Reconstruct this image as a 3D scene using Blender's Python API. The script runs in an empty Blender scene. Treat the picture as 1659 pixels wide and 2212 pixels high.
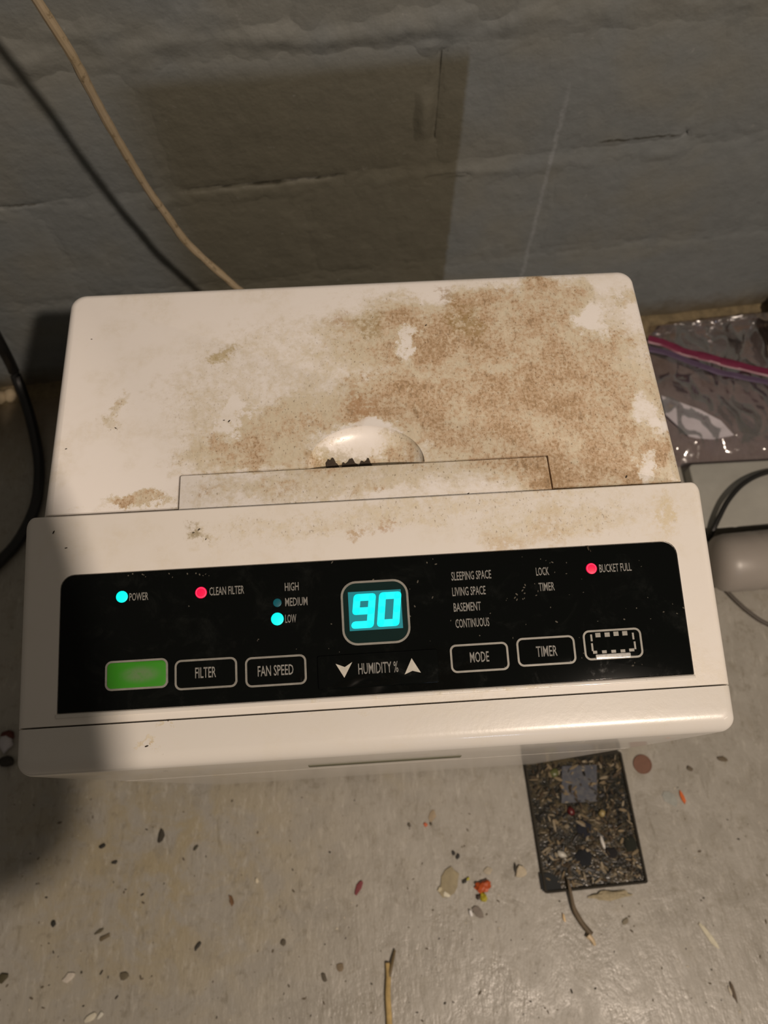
import bpy, bmesh, math, random
import numpy as np
from mathutils import Vector, Matrix, Euler, noise

random.seed(7)
SC = bpy.context.scene
COL = SC.collection

# ------------------------------------------------------------------ camera
CAM_P = (-0.005262803608, -0.184467908943, 1.001688281915)
CAM_R = (0.413995014874, -0.008049160767, -0.063349770803)
F_PX = 1640.0
cam_d = bpy.data.cameras.new('camera')
cam_d.sensor_fit = 'VERTICAL'
cam_d.sensor_height = 36.0
cam_d.lens = 36.0 * F_PX / 2212.0
cam_d.clip_start = 0.02
cam_d.dof.use_dof = True
cam_d.dof.focus_distance = 0.435
cam_d.dof.aperture_fstop = 11.0
cam = bpy.data.objects.new('camera', cam_d)
COL.objects.link(cam)
cam.location = CAM_P
cam.rotation_euler = CAM_R
SC.camera = cam

# ------------------------------------------------------------------ light
SC.view_settings.view_transform = 'Standard'
SC.view_settings.look = 'None'
SC.view_settings.gamma = 1.0
SC.view_settings.use_curve_mapping = False
SC.view_settings.exposure = 0.0
w = bpy.data.worlds.new('basement_air')
SC.world = w
w.use_nodes = True
w.node_tree.nodes['Background'].inputs[0].default_value = (1.0, 0.85, 0.68, 1)
w.node_tree.nodes['Background'].inputs[1].default_value = 0.085

def area(name, loc, target, sx, sy, power, col):
    l = bpy.data.lights.new(name, 'AREA')
    l.shape = 'RECTANGLE'; l.size = sx; l.size_y = sy
    l.energy = power; l.color = col
    o = bpy.data.objects.new(name, l)
    COL.objects.link(o)
    o.location = loc
    d = Vector(target) - Vector(loc)
    o.rotation_euler = d.to_track_quat('-Z', 'Y').to_euler()
    return o
area('ceiling_lamp', (0.713, -1.12, 2.2), (0, 0, 0.5), 0.055, 0.045, 39.0, (1.0, 0.83, 0.68))
area('shadow_fill_light', (1.9, -2.1, 2.3), (0, 0, 0.5), 0.6, 0.3, 3.2, (1.0, 0.83, 0.68))  # soft warm fill, added to lift the shadowed side of the unit
area('basement_window_light', (0.52, -2.9, 1.9), (0, 0, 0.5), 0.30, 0.18, 2.2, (0.62, 0.75, 1.0))

# ------------------------------------------------------------------ helpers
_R = Euler(CAM_R, 'XYZ').to_matrix()
_C = Vector(CAM_P)
def ray(u, v):
    return _R @ Vector(((u - 829.5) / F_PX, -(v - 1106.0) / F_PX, -1.0))
def on_plane(u, v, p0, n):
    d = ray(u, v); n = Vector(n)
    return _C + d * ((Vector(p0) - _C).dot(n) / d.dot(n))
def on_z(u, v, z=0.0):                      # a point of the photograph laid on a level plane
    return on_plane(u, v, (0, 0, z), (0, 0, 1))
SLOPE, Z0 = 0.205, 0.602
def on_pan(u, v, h=0.0):                    # ... on the sloping front cover
    return on_plane(u, v, (0, 0, Z0 + h), (0, -SLOPE, 1))
WY = math.radians(4.357)
W0 = Vector((-0.50557, 0.49456, 0))
WE = Vector((math.cos(WY), math.sin(WY), 0)); WN = Vector((-WE.y, WE.x, 0))
def on_wall(u, v, off=0.0):                 # ... on the block wall, off metres in front of it
    return on_plane(u, v, W0 - WN * off, WN)

def props(o, label=None, cat=None, group=None, kind=None):
    if label: o['label'] = label
    if cat: o['category'] = cat
    if group: o['group'] = group
    if kind: o['kind'] = kind
    return o
def obj(name, me, mat=None, parent=None, **k):
    o = bpy.data.objects.new(name, me)
    COL.objects.link(o)
    if mat:
        for m in (mat if isinstance(mat, (list, tuple)) else [mat]):
            me.materials.append(m)
    if parent: o.parent = parent
    return props(o, **k)
def empty(name, loc, rz=0, **k):
    o = bpy.data.objects.new(name, None)
    o.empty_display_size = 0.02
    COL.objects.link(o)
    o.location = loc; o.rotation_euler = (0, 0, rz)
    return props(o, **k)
def to_mesh(bm, name='m', smooth=True, ang=35):
    bmesh.ops.recalc_face_normals(bm, faces=bm.faces)
    me = bpy.data.meshes.new(name)
    bm.to_mesh(me); bm.free()
    if smooth:
        me.polygons.foreach_set('use_smooth', [True] * len(me.polygons))
        me.set_sharp_from_angle(angle=math.radians(ang))
    return me
def pydata(v, f, smooth=True, ang=40):
    bm = bmesh.new()
    vs = [bm.verts.new(p) for p in v]
    for q in f:
        try: bm.faces.new([vs[i] for i in q])
        except ValueError: pass
    return to_mesh(bm, smooth=smooth, ang=ang)

def rrect(x0, x1, y0, y1, r, n=6):
    """counter-clockwise rounded rectangle; r = one radius or four (SW, SE, NE, NW); also normals"""
    if not isinstance(r, (list, tuple)): r = [r] * 4
    P, N = [], []
    for (cx, cy, sx, sy, a0, rr) in ((x0, y0, 1, 1, 180, r[0]), (x1, y0, -1, 1, 270, r[1]),
                                     (x1, y1, -1, -1, 0, r[2]), (x0, y1, 1, -1, 90, r[3])):
        for i in range(n + 1):
            a = math.radians(a0 + 90.0 * i / n)
            P.append((cx + sx * rr + rr * math.cos(a), cy + sy * rr + rr * math.sin(a)))
            N.append((math.cos(a), math.sin(a)))
    return P, N
def loft(rings, cap0=True, cap1=True):
    bm = bmesh.new()
    R = [[bm.verts.new(p) for p in r] for r in rings]
    n = len(R[0])
    for a, b in zip(R[:-1], R[1:]):
        for i in range(n):
            bm.faces.new((a[i], a[(i + 1) % n], b[(i + 1) % n], b[i]))
    if cap0: bm.faces.new(list(reversed(R[0])))
    if cap1: bm.faces.new(R[-1])
    return bm
def prism(outline, z0, z1, chamfer=0.0, M=None):
    """outline extruded z0..z1, the top edge optionally rounded inwards"""
    c = Vector((sum(p[0] for p in outline) / len(outline), sum(p[1] for p in outline) / len(outline)))
    def ins(d):
        out = []
        n = len(outline)
        for i, p in enumerate(outline):
            a, b = Vector(outline[i - 1]), Vector(outline[(i + 1) % n])
            t = (b - a).normalized() if (b - a).length > 1e-9 else Vector((1, 0))
            out.append((p[0] - t.y * d, p[1] + t.x * d))
        return out
    rings = [[(x, y, z0) for x, y in outline]]
    if chamfer:
        for k in range(4):
            a = math.radians(30 * k)
            rings.append([(x, y, z1 - chamfer * (1 - math.sin(a))) for x, y in ins(chamfer * (1 - math.cos(a)))])
    else:
        rings.append([(x, y, z1) for x, y in outline])
    bm = loft(rings)
    if M: bm.transform(M)
    return bm
def ring_prism(outer, inner, z0, z1, M=None):
    """a flat closed frame between two outlines of equal count"""
    bm = bmesh.new(); n = len(outer)
    V = [[bm.verts.new((x, y, z)) for x, y in o] for o, z in ((outer, z0), (outer, z1), (inner, z1), (inner, z0))]
    for k in range(4):
        a, b = V[k], V[(k + 1) % 4]
        for i in range(n):
            bm.faces.new((a[i], a[(i + 1) % n], b[(i + 1) % n], b[i]))
    if M: bm.transform(M)
    return bm
def tube(pts, r, seg=10, sub=8, wob=0.0):
    P = [Vector(p) for p in pts]
    out = []
    for i in range(len(P) - 1):
        p0, p1, p2, p3 = P[max(i - 1, 0)], P[i], P[i + 1], P[min(i + 2, len(P) - 1)]
        for k in range(sub):
            t = k / sub
            out.append(0.5 * ((2 * p1) + (p2 - p0) * t + (2 * p0 - 5 * p1 + 4 * p2 - p3) * t * t + (3 * p1 - p0 - 3 * p2 + p3) * t ** 3))
    out.append(P[-1])
    bm = bmesh.new(); rings = []
    up = Vector((0.13, 0.3, 0.94)); N = len(out)
    for i, p in enumerate(out):
        t = (out[min(i + 1, N - 1)] - out[max(i - 1, 0)]).normalized()
        a = t.cross(up).normalized(); b = t.cross(a)
        rr = r(i / (N - 1)) if callable(r) else r
        rr *= 1 + wob * noise.noise(p * 90)
        rings.append([bm.verts.new(p + a * rr * math.cos(2 * math.pi * j / seg) + b * rr * math.sin(2 * math.pi * j / seg)) for j in range(seg)])
    for a, b in zip(rings[:-1], rings[1:]):
        for j in range(seg):
            bm.faces.new((a[j], a[(j + 1) % seg], b[(j + 1) % seg], b[j]))
    bm.faces.new(list(reversed(rings[0]))); bm.faces.new(rings[-1])
    return bm
def boolean(me, cutters):
    o = bpy.data.objects.new('tmp', me); COL.objects.link(o)
    cs = []
    for c in cutters:
        co = bpy.data.objects.new('tmp_cut', c); COL.objects.link(co); cs.append(co)
        m = o.modifiers.new('b', 'BOOLEAN'); m.operation = 'DIFFERENCE'; m.object = co; m.solver = 'EXACT'
    dg = bpy.context.evaluated_depsgraph_get(); dg.update()
    res = bpy.data.meshes.new_from_object(o.evaluated_get(dg))
    for q in cs + [o]: bpy.data.objects.remove(q)
    res.polygons.foreach_set('use_smooth', [True] * len(res.polygons))
    res.set_sharp_from_angle(angle=math.radians(30))
    return res
def slice_bm(bm, cuts):
    """keep the side the normal points away from"""
    for co, no in cuts:
        g = bm.verts[:] + bm.edges[:] + bm.faces[:]
        r = bmesh.ops.bisect_plane(bm, geom=g, dist=1e-7, plane_co=co, plane_no=no, clear_outer=True)
        e = [x for x in r['geom_cut'] if isinstance(x, bmesh.types.BMEdge)]
        bmesh.ops.contextual_create(bm, geom=e)
    return bm

# ------------------------------------------------------------------ materials
class G:
    def __init__(self, name):
        self.m = bpy.data.materials.new(name); self.m.use_nodes = True
        self.t = self.m.node_tree; self.b = self.t.nodes['Principled BSDF']
        self.out = self.t.nodes['Material Output']
        self._co = None
    def n(self, typ, **k):
        x = self.t.nodes.new(typ)
        for a, v in k.items(): setattr(x, a, v)
        return x
    def put(self, sock, v):
        if hasattr(v, 'is_output') or isinstance(v, bpy.types.NodeSocket): self.t.links.new(v, sock)
        elif v is not None:
            if sock.type == 'RGBA' and len(v) == 3: v = (*v, 1)
            sock.default_value = v
    def co(self):
        if not self._co: self._co = self.n('ShaderNodeTexCoord').outputs['Object']
        return self._co
    def math(self, op, a, b=None, clamp=False):
        x = self.n('ShaderNodeMath', operation=op, use_clamp=clamp)
        self.put(x.inputs[0], a); self.put(x.inputs[1], b)
        return x.outputs[0]
    def vec(self, op, a, b=None):
        x = self.n('ShaderNodeVectorMath', operation=op)
        self.put(x.inputs[0], a); self.put(x.inputs[1], b)
        return x.outputs[1] if op in ('LENGTH', 'DOT_PRODUCT') else x.outputs[0]
    def noise(self, scale, detail=4, rough=0.6, co=None, dist=0.0, colour=False):
        x = self.n('ShaderNodeTexNoise')
        self.put(x.inputs['Vector'], co or self.co())
        x.inputs['Scale'].default_value = scale; x.inputs['Detail'].default_value = detail
        x.inputs['Roughness'].default_value = rough; x.inputs['Distortion'].default_value = dist
        return x.outputs['Color' if colour else 0]
    def step(self, v, a, b, lo=0.0, hi=1.0):
        x = self.n('ShaderNodeMapRange', interpolation_type='SMOOTHSTEP')
        self.put(x.inputs[0], v)
        for i, q in enumerate((a, b, lo, hi)): self.put(x.inputs[i + 1], q)
        return x.outputs[0]
    def mix(self, f, a, b):
        x = self.n('ShaderNodeMix', data_type='RGBA')
        self.put(x.inputs[0], f); self.put(x.inputs[6], a); self.put(x.inputs[7], b)
        return x.outputs[2]
    def blob(self, co, cx, cy, rx, ry, soft=0.5, rot=0.0, axes='xy'):
        d = self.vec('SUBTRACT', co, (cx, cy, 0) if axes == 'xy' else (cx, 0, cy))
        if rot:
            r = self.n('ShaderNodeVectorRotate', rotation_type='Z_AXIS' if axes == 'xy' else 'Y_AXIS')
            self.put(r.inputs['Vector'], d); r.inputs['Angle'].default_value = -rot if axes == 'xy' else rot
            d = r.outputs[0]
        d = self.vec('MULTIPLY', d, (1 / rx, 1 / ry, 0) if axes == 'xy' else (1 / rx, 0, 1 / ry))
        return self.step(self.vec('LENGTH', d), 1 + soft, 1 - soft)
    def sep(self, co):
        x = self.n('ShaderNodeSeparateXYZ'); self.put(x.inputs[0], co)
        return x.outputs
    def set(self, **k):
        names = dict(col='Base Color', rough='Roughness', metal='Metallic', spec='Specular IOR Level', em='Emission Color',
                     es='Emission Strength', tr='Transmission Weight', alpha='Alpha', sss='Subsurface Weight', coat='Coat Weight')
        for a, v in k.items(): self.put(self.b.inputs[names[a]], v)
        return self
    def bump(self, h, s=0.3, d=0.002):
        x = self.n('ShaderNodeBump'); x.inputs['Strength'].default_value = s; x.inputs['Distance'].default_value = d
        self.put(x.inputs['Height'], h); self.t.links.new(x.outputs[0], self.b.inputs['Normal'])
        return self

def plain(name, col, rough=0.5, metal=0.0, spec=0.5, var=0.12, scale=60, bump=0.0, es=0.0):
    g = G(name)
    nz = g.noise(scale, 4)
    dark = tuple(c * (1 - 2 * var) for c in col); light = tuple(min(1, c * (1 + var)) for c in col)
    g.set(col=g.mix(nz, dark, light), rough=rough, metal=metal, spec=spec)
    if bump: g.bump(g.noise(scale * 3, 3), bump, 0.001)
    return g.m
def emit(name, col, s):
    g = G(name); g.set(col=(0.0, 0.0, 0.0), em=col, es=s, rough=0.4)
    return g.m

PLASTIC = (0.81, 0.775, 0.745)
def stained(name, blobs, spots=(), base=PLASTIC, grime=0.26):
    """cream plastic; blobs = where brown speckle has settled, (px, py, rx, ry, rot, weight) in metres on the top"""
    g = G(name)
    co = g.co()
    warp = g.vec('SUBTRACT', g.noise(45, 6, 0.75, colour=True), (0.5, 0.5, 0.5))
    wco = g.vec('ADD', co, g.vec('MULTIPLY', warp, (0.050, 0.045, 0)))
    D = None; E = None
    for (cx, cy, rx, ry, rot, wt) in blobs:
        b = g.blob(wco, cx, cy, rx, ry, 0.55, rot)
        if wt < 0:
            e = g.math('MULTIPLY', b, -wt); E = e if E is None else g.math('MAXIMUM', E, e)
        else:
            e = g.math('MULTIPLY', b, wt); D = e if D is None else g.math('MAXIMUM', D, e)
    if E is not None: D = g.math('SUBTRACT', D, E, clamp=True)
    n1 = g.noise(75, 5, 0.68, dist=0.4); n2 = g.noise(260, 4, 0.7); n3 = g.noise(30, 3, 0.6); n4 = g.noise(520, 3, 0.6)
    # a pale yellow-green film, then tan patches, then fine dark specks
    film = g.math('MULTIPLY', g.step(g.math('ADD', g.math('MULTIPLY', D, 0.62), g.math('ADD', g.math('MULTIPLY', n1, 0.55), g.math('MULTIPLY', n2, 0.45))), 0.62, 1.02), 0.8)
    film2 = g.math('MULTIPLY', g.step(n3, 0.46, 0.68), g.math('MULTIPLY', g.step(n2, 0.36, 0.62, 0.35, 1.0), grime))
    film = g.math('MAXIMUM', film, film2)
    nB = g.noise(42, 4, 0.65, dist=0.3)
    tan = g.math('MULTIPLY', g.step(g.math('ADD', g.math('MULTIPLY', D, 0.50), g.math('ADD', g.math('MULTIPLY', n2, 0.55), g.math('MULTIPLY', nB, 0.75))), 0.98, 1.22), 0.88)
    brown = g.math('MULTIPLY', g.step(g.math('ADD', g.math('MULTIPLY', D, 0.35), g.math('ADD', g.math('MULTIPLY', n4, 0.65), g.math('MULTIPLY', nB, 0.5))), 0.90, 1.06), 0.75)
    n5 = g.noise(900, 2, 0.5, co=g.vec('MULTIPLY', co, (1.0, 0.55, 1.0)))
    speck = g.math('MULTIPLY', g.step(n5, 0.63, 0.71), g.step(g.math('ADD', D, g.math('MULTIPLY', n3, 0.25)), 0.25, 0.9))
    c = g.mix(film, base, (0.575, 0.50, 0.345))
    c = g.mix(tan, c, (0.52, 0.37, 0.24))
    c = g.mix(brown, c, (0.33, 0.215, 0.11))
    c = g.mix(g.math('MULTIPLY', speck, 0.7), c, (0.12, 0.075, 0.04))
    # the film is brushed: fine pale and dark streaks running front to back
    n6 = g.noise(330, 4, 0.75, co=g.vec('MULTIPLY', co, (1.0, 0.42, 1.0)), dist=0.6)
    c = g.mix(g.math('MULTIPLY', film, g.step(n6, 0.52, 0.66, 0.0, 0.75)), c, (0.70, 0.61, 0.47))
    c = g.mix(g.math('MULTIPLY', g.math('MAXIMUM', tan, g.math('MULTIPLY', film, 0.35)), g.step(n6, 0.46, 0.34, 0.0, 0.75)), c, (0.24, 0.16, 0.085))
    for (cx, cy, rx, ry, rot, col, wt) in spots:
        b = g.blob(wco, cx, cy, rx, ry, 0.5, rot)
        b = g.math('MULTIPLY', g.math('MULTIPLY', b, g.step(n2, 0.36, 0.56)), wt)
        c = g.mix(b, c, col)
    g.set(col=c, rough=g.step(film, 0, 1, 0.30, 0.55), spec=0.5)
    g.bump(g.math('ADD', g.math('MULTIPLY', film, g.math('ADD', n6, 0.4)), g.math('MULTIPLY', n2, 0.5)), 0.16, 0.0007)
    return g.m

def T(px, py):          # stain positions, read on the level top / the sloped cover
    p = on_z(px, py, 0.6); return p.x, p.y
def Pn(px, py):
    p = on_pan(px, py); return p.x, p.y
K = 1 / 3500.0
def blobs_of(f, rows):
    out = []
    for (px, py, rx, ry, rot, wt) in rows:
        x, y = f(px, py); out.append((x, y, rx * K, ry * K * 1.08, math.radians(rot), wt))
    return out
M_top = stained('stained_cream_plastic',
    blobs_of(T, [(1010, 720, 340, 125, 4, 1.05), (1150, 880, 330, 170, 0, 1.12), (830, 900, 280, 120, 25, .95), (1000, 840, 540, 270, 8, .56), (560, 820, 260, 160, 20, .42), (1180, 760, 220, 120, 0, 1.15), (560, 950, 170, 70, 12, .8),
                 (1190, 640, 130, 60, 0, .9), (1340, 960, 140, 110, -10, 1.1), (1300, 860, 130, 120, 0, 1.0), (1350, 640, 30, 28, 0, .7), (500, 980, 130, 50, 5, .75), (580, 930, 150, 60, 25, .88), (620, 985, 200, 30, 5, .85), (480, 900, 130, 110, 20, .5),
                 (480, 775, 24, 26, 0, .8), (255, 880, 60, 16, 52, .62), (235, 905, 22, 30, 0, .55), (300, 1085, 90, 14, 4, .95), (440, 880, 60, 80, 20, .35),
                 (1290, 1030, 170, 45, 3, 1.15), (790, 1035, 420, 40, 3, .66), (790, 900, 330, 90, 5, .85),
                 (1275, 700, 36, 40, 0, -1.0), (1330, 600, 40, 20, 0, -.7), (880, 735, 18, 42, -12, -.9), (930, 625, 40, 70, 10, -.5),
                 (505, 905, 20, 45, -15, -.9), (1400, 890, 24, 50, 10, -.6), (1405, 1000, 18, 26, 0, -.7), (770, 950, 80, 26, 4, -1.0), (800, 925, 60, 14, 4, -.9), (1090, 790, 40, 25, 0, -.35)]),
    spots=[(*T(800, 700), .009, .008, 0, (.30, .20, .07), .6), (*T(1010, 700), .009, .012, 0, (.28, .19, .06), .6), (*T(485, 770), .007, .007, 0, (.42, .33, .16), .6),
           (*T(970, 640), .006, .010, 0, (.33, .21, .09), .6), (*T(775, 875), .008, .014, .3, (.42, .25, .13), .6), (*T(745, 700), .007, .006, 0, (.42, .27, .15), .5), (*T(720, 975), .014, .006, 0, (.34, .28, .14), .5)])
M_cover = stained('spotted_cream_plastic',
    blobs_of(Pn, [(1190, 1130, 200, 46, 3, .55), (430, 1150, 40, 22, 10, .52), (800, 1145, 60, 20, 0, .3), (900, 1105, 480, 26, 4, .50), (1430, 1110, 30, 40, 0, .5), (600, 1165, 260, 45, 4, .22), (700, 1130, 300, 40, 4, .3)]),
    spots=[(*Pn(766, 1152), .0055, .0050, 0, (.47, .34, .20), .75), (*Pn(824, 1141), .0040, .0035, 0, (.45, .30, .18), .7), (*Pn(425, 1148), .0075, .0050, 0, (.27, .22, .13), .7),
           (*Pn(1428, 1120), .009, .014, 0, (.62, .53, .36), .7), (*Pn(1090, 1180), .012, .010, 0, (.52, .40, .26), .5), (*Pn(1190, 1140), .010, .010, 0, (.55, .43, .28), .5)], base=(0.72, 0.685, 0.64), grime=0.22)
M_trim = stained('glossy_cream_plastic', blobs_of(Pn, [(1050, 1490, 420, 10, 3.5, .42), (320, 1610, 14, 8, 0, .6), (360, 1553, 25, 5, 0, .7)]), base=(0.64, 0.615, 0.575), grime=0.12)
M_trim.node_tree.nodes['Principled BSDF'].inputs['Coat Weight'].default_value = 0.5
M_trim.node_tree.nodes['Principled BSDF'].inputs['Coat Roughness'].default_value = 0.06
def panel_mat():
    g = G('glossy_black_panel')
    smear = g.step(g.noise(48, 5, 0.7, dist=0.6), 0.50, 0.85)
    g.set(col=g.mix(smear, (0.0030, 0.0036, 0.0034), (0.010, 0.011, 0.010)), rough=g.step(smear, 0, 1, 0.07, 0.24), spec=0.14)
    return g.m
M_panel = panel_mat()
M_dark = plain('dark_seam', (0.03, 0.022, 0.015), 0.8)
M_outline = plain('silver_grey_outline', (0.30, 0.29, 0.26), 0.35, 0.3, var=0.2, scale=200)
M_print = plain('grey_print', (0.25, 0.245, 0.225), 0.6, var=0.35, scale=500)
M_arrow = plain('pale_arrow_print', (0.50, 0.48, 0.42), 0.5, var=0.15, scale=300)
M_glass_dark = plain('dark_display_lens', (0.006, 0.020, 0.019), 0.18, spec=0.35)
M_cyan = emit('cyan_display_glow', (0.0, 1.0, 1.0), 1.25)
M_cyan_led = emit('cyan_lamp_glow', (0.0, 0.93, 0.80), 1.15)
M_cyan_bg = emit('dim_cyan_window', (0.0, 0.20, 0.22), 1.0)
M_cyan_dim = emit('dim_cyan_lamp', (0.0, 0.070, 0.080), 1.0)
M_red = emit('red_lamp_glow', (0.95, 0.004, 0.06), 1.0)
M_red_rim = emit('pink_lamp_rim', (1.0, 0.07, 0.17), 1.1)
def green_mat():
    g = G('worn_green_button')
    c = on_pan(303, 1457)
    b = g.blob(g.co(), c.x, c.y, 0.0085, 0.0036, 0.6)
    f = g.math('MULTIPLY', b, g.step(g.noise(420, 3), 0.25, 0.6, 0.55, 0.95))
    g.set(col=g.mix(f, (0.032, 0.215, 0.010), (0.105, 0.185, 0.075)), rough=0.6, spec=0.25)
    return g.m
M_green = green_mat()
M_edge_highlight = plain('painted_edge_highlight', (0.9, 0.86, 0.76), 0.22, 0.4, var=0.3, scale=700)
M_rubber = plain('black_rubber', (0.012, 0.012, 0.011), 0.5, var=0.3)
M_rubber_loop = plain('black_cable_jacket', (0.010, 0.010, 0.010), 0.42, var=0.3)

def wall_mat():
    g = G('painted_block_wall')
    co = g.co(); s = g.sep(co)
    big = g.noise(5, 3); med = g.noise(38, 4); fine = g.noise(240, 4)
    # bluish grey paint with an older olive-brown coat left in a squared patch
    wob = g.math('MULTIPLY', g.math('SUBTRACT', g.noise(60, 2), 0.5), 0.006)
    xs = g.math('ADD', s[0], wob)
    px = g.math('MULTIPLY', g.step(xs, 0.643, 0.637), g.step(xs, 0.24, 0.33))
    pz = g.step(g.math('ADD', s[2], g.math('MULTIPLY', big, 0.03)), 0.513, 0.487)
    old = g.math('MULTIPLY', px, pz)
    c = g.mix(med, (0.130, 0.143, 0.146), (0.172, 0.184, 0.184))
    c = g.mix(g.math('MULTIPLY', g.step(big, 0.45, 0.65), 0.5), c, (0.175, 0.170, 0.140))
    c = g.mix(g.math('MULTIPLY', old, 0.9), c, g.mix(med, (0.088, 0.082, 0.058), (0.118, 0.110, 0.080)))
    # shade inside the open joints, painted in as thin dark lines
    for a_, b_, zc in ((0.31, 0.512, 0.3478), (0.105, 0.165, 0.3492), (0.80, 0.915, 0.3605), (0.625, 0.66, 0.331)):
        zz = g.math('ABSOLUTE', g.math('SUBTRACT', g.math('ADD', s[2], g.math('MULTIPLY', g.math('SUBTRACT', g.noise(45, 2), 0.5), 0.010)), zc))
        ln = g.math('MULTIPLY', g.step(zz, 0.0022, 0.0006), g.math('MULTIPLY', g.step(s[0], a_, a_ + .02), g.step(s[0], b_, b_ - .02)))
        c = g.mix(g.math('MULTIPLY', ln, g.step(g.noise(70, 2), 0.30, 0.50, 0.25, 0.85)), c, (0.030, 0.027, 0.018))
    # rubbed pale flecks and a drip line
    fl = g.math('MULTIPLY', g.step(g.noise(95, 3, 0.75), 0.66, 0.74), 0.35)
    c = g.mix(fl, c, (0.30, 0.30, 0.29))
    drip = g.math('MULTIPLY', g.math('MULTIPLY', g.step(g.math('ABSOLUTE', g.math('SUBTRACT', g.math('ADD', s[0], wob), 0.7545)), 0.0042, 0.0008),
                  g.step(s[2], 0.46, 0.40)), g.step(fine, 0.3, 0.7, 0.15, 0.6))
    c = g.mix(drip, c, (0.27, 0.285, 0.30))
    # damp brown tide at the foot
    damp = g.math('MULTIPLY', g.step(g.math('ADD', s[2], g.math('MULTIPLY', med, 0.05)), 0.085, 0.03), 0.85)
    c = g.mix(damp, c, g.mix(med, (0.07, 0.055, 0.03), (0.16, 0.125, 0.07)))
    g.set(col=c, rough=0.62, spec=0.35)
    g.bump(g.math('ADD', g.math('ADD', g.math('MULTIPLY', med, 0.8), g.math('MULTIPLY', fine, 0.2)), g.math('MULTIPLY', g.noise(13, 3), 2.0)), 0.5, 0.005)
    return g.m
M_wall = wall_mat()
def floor_mat():
    g = G('worn_grey_floor_paint')
    co = g.co()
    big = g.noise(4.5, 4, 0.6); med = g.noise(22, 5, 0.65, dist=0.5); fine = g.noise(150, 4, 0.7); streak = g.noise(60, 4, 0.7)
    c = g.mix(med, (0.285, 0.267, 0.230), (0.36, 0.34, 0.298))
    yel = g.math('MULTIPLY', g.math('MAXIMUM', g.blob(co, -0.27, -0.20, 0.16, 0.13, 0.8), g.math('MULTIPLY', g.step(big, 0.54, 0.72), 0.5)), g.step(med, 0.38, 0.62))
    c = g.mix(g.math('MULTIPLY', yel, 0.75), c, (0.29, 0.24, 0.135))
    c = g.mix(g.math('MULTIPLY', g.step(streak, 0.54, 0.74), 0.55), c, (0.17, 0.148, 0.105))
    c = g.mix(g.math('MULTIPLY', g.step(g.noise(33, 5, 0.75, dist=0.8), 0.52, 0.68), 0.45), c, (0.235, 0.21, 0.16))
    c = g.mix(g.math('MULTIPLY', g.step(fine, 0.62, 0.76), 0.4), c, (0.13, 0.105, 0.07))
    c = g.mix(g.math('MULTIPLY', g.step(g.noise(90, 3, 0.7), 0.64, 0.78), 0.45), c, (0.52, 0.49, 0.42))
    sc = g.vec('MULTIPLY', co, (1.7, 0.5, 1.0))
    c = g.mix(g.math('MULTIPLY', g.step(g.noise(70, 5, 0.75, co=sc), 0.52, 0.70), 0.42), c, (0.50, 0.475, 0.42))
    c = g.mix(g.math('MULTIPLY', g.step(g.noise(52, 5, 0.75, co=sc, dist=0.5), 0.55, 0.70), 0.50), c, (0.165, 0.145, 0.105))
    # brown silt drifted against the wall
    d = g.vec('DOT_PRODUCT', g.vec('SUBTRACT', co, tuple(W0)), tuple(WN))
    silt = g.step(g.math('SUBTRACT', d, g.math('MULTIPLY', med, 0.10)), -0.22, -0.06)
    c = g.mix(g.math('MULTIPLY', silt, 0.9), c, g.mix(streak, (0.10, 0.07, 0.035), (0.26, 0.20, 0.12)))
    g.set(col=c, rough=g.step(med, 0.35, 0.7, 0.27, 0.52), spec=0.5)
    g.bump(g.math('ADD', med, g.math('MULTIPLY', g.noise(60, 4, 0.7, co=sc), 0.9)), 0.42, 0.0024)
    return g.m
M_floor = floor_mat()

# ------------------------------------------------------------------ setting
def floor_mesh():
    bm = bmesh.new()
    xs = [-2.2 + i * 0.2 for i in range(23)]; ys = [-2.6 + i * 0.2 for i in range(18)]
    V = [[bm.verts.new((x, y, 0)) for x in xs] for y in ys]
    for j in range(len(ys) - 1):
        for i in range(len(xs) - 1):
            bm.faces.new((V[j][i], V[j][i + 1], V[j + 1][i + 1], V[j + 1][i]))
    r = bmesh.ops.extrude_face_region(bm, geom=bm.faces[:])
    bmesh.ops.translate(bm, verts=[v for v in r['geom'] if isinstance(v, bmesh.types.BMVert)], vec=(0, 0, -0.12))
    return to_mesh(bm, smooth=False)
obj('floor', floor_mesh(), M_floor, kind='structure', label='worn grey painted concrete floor')

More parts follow.
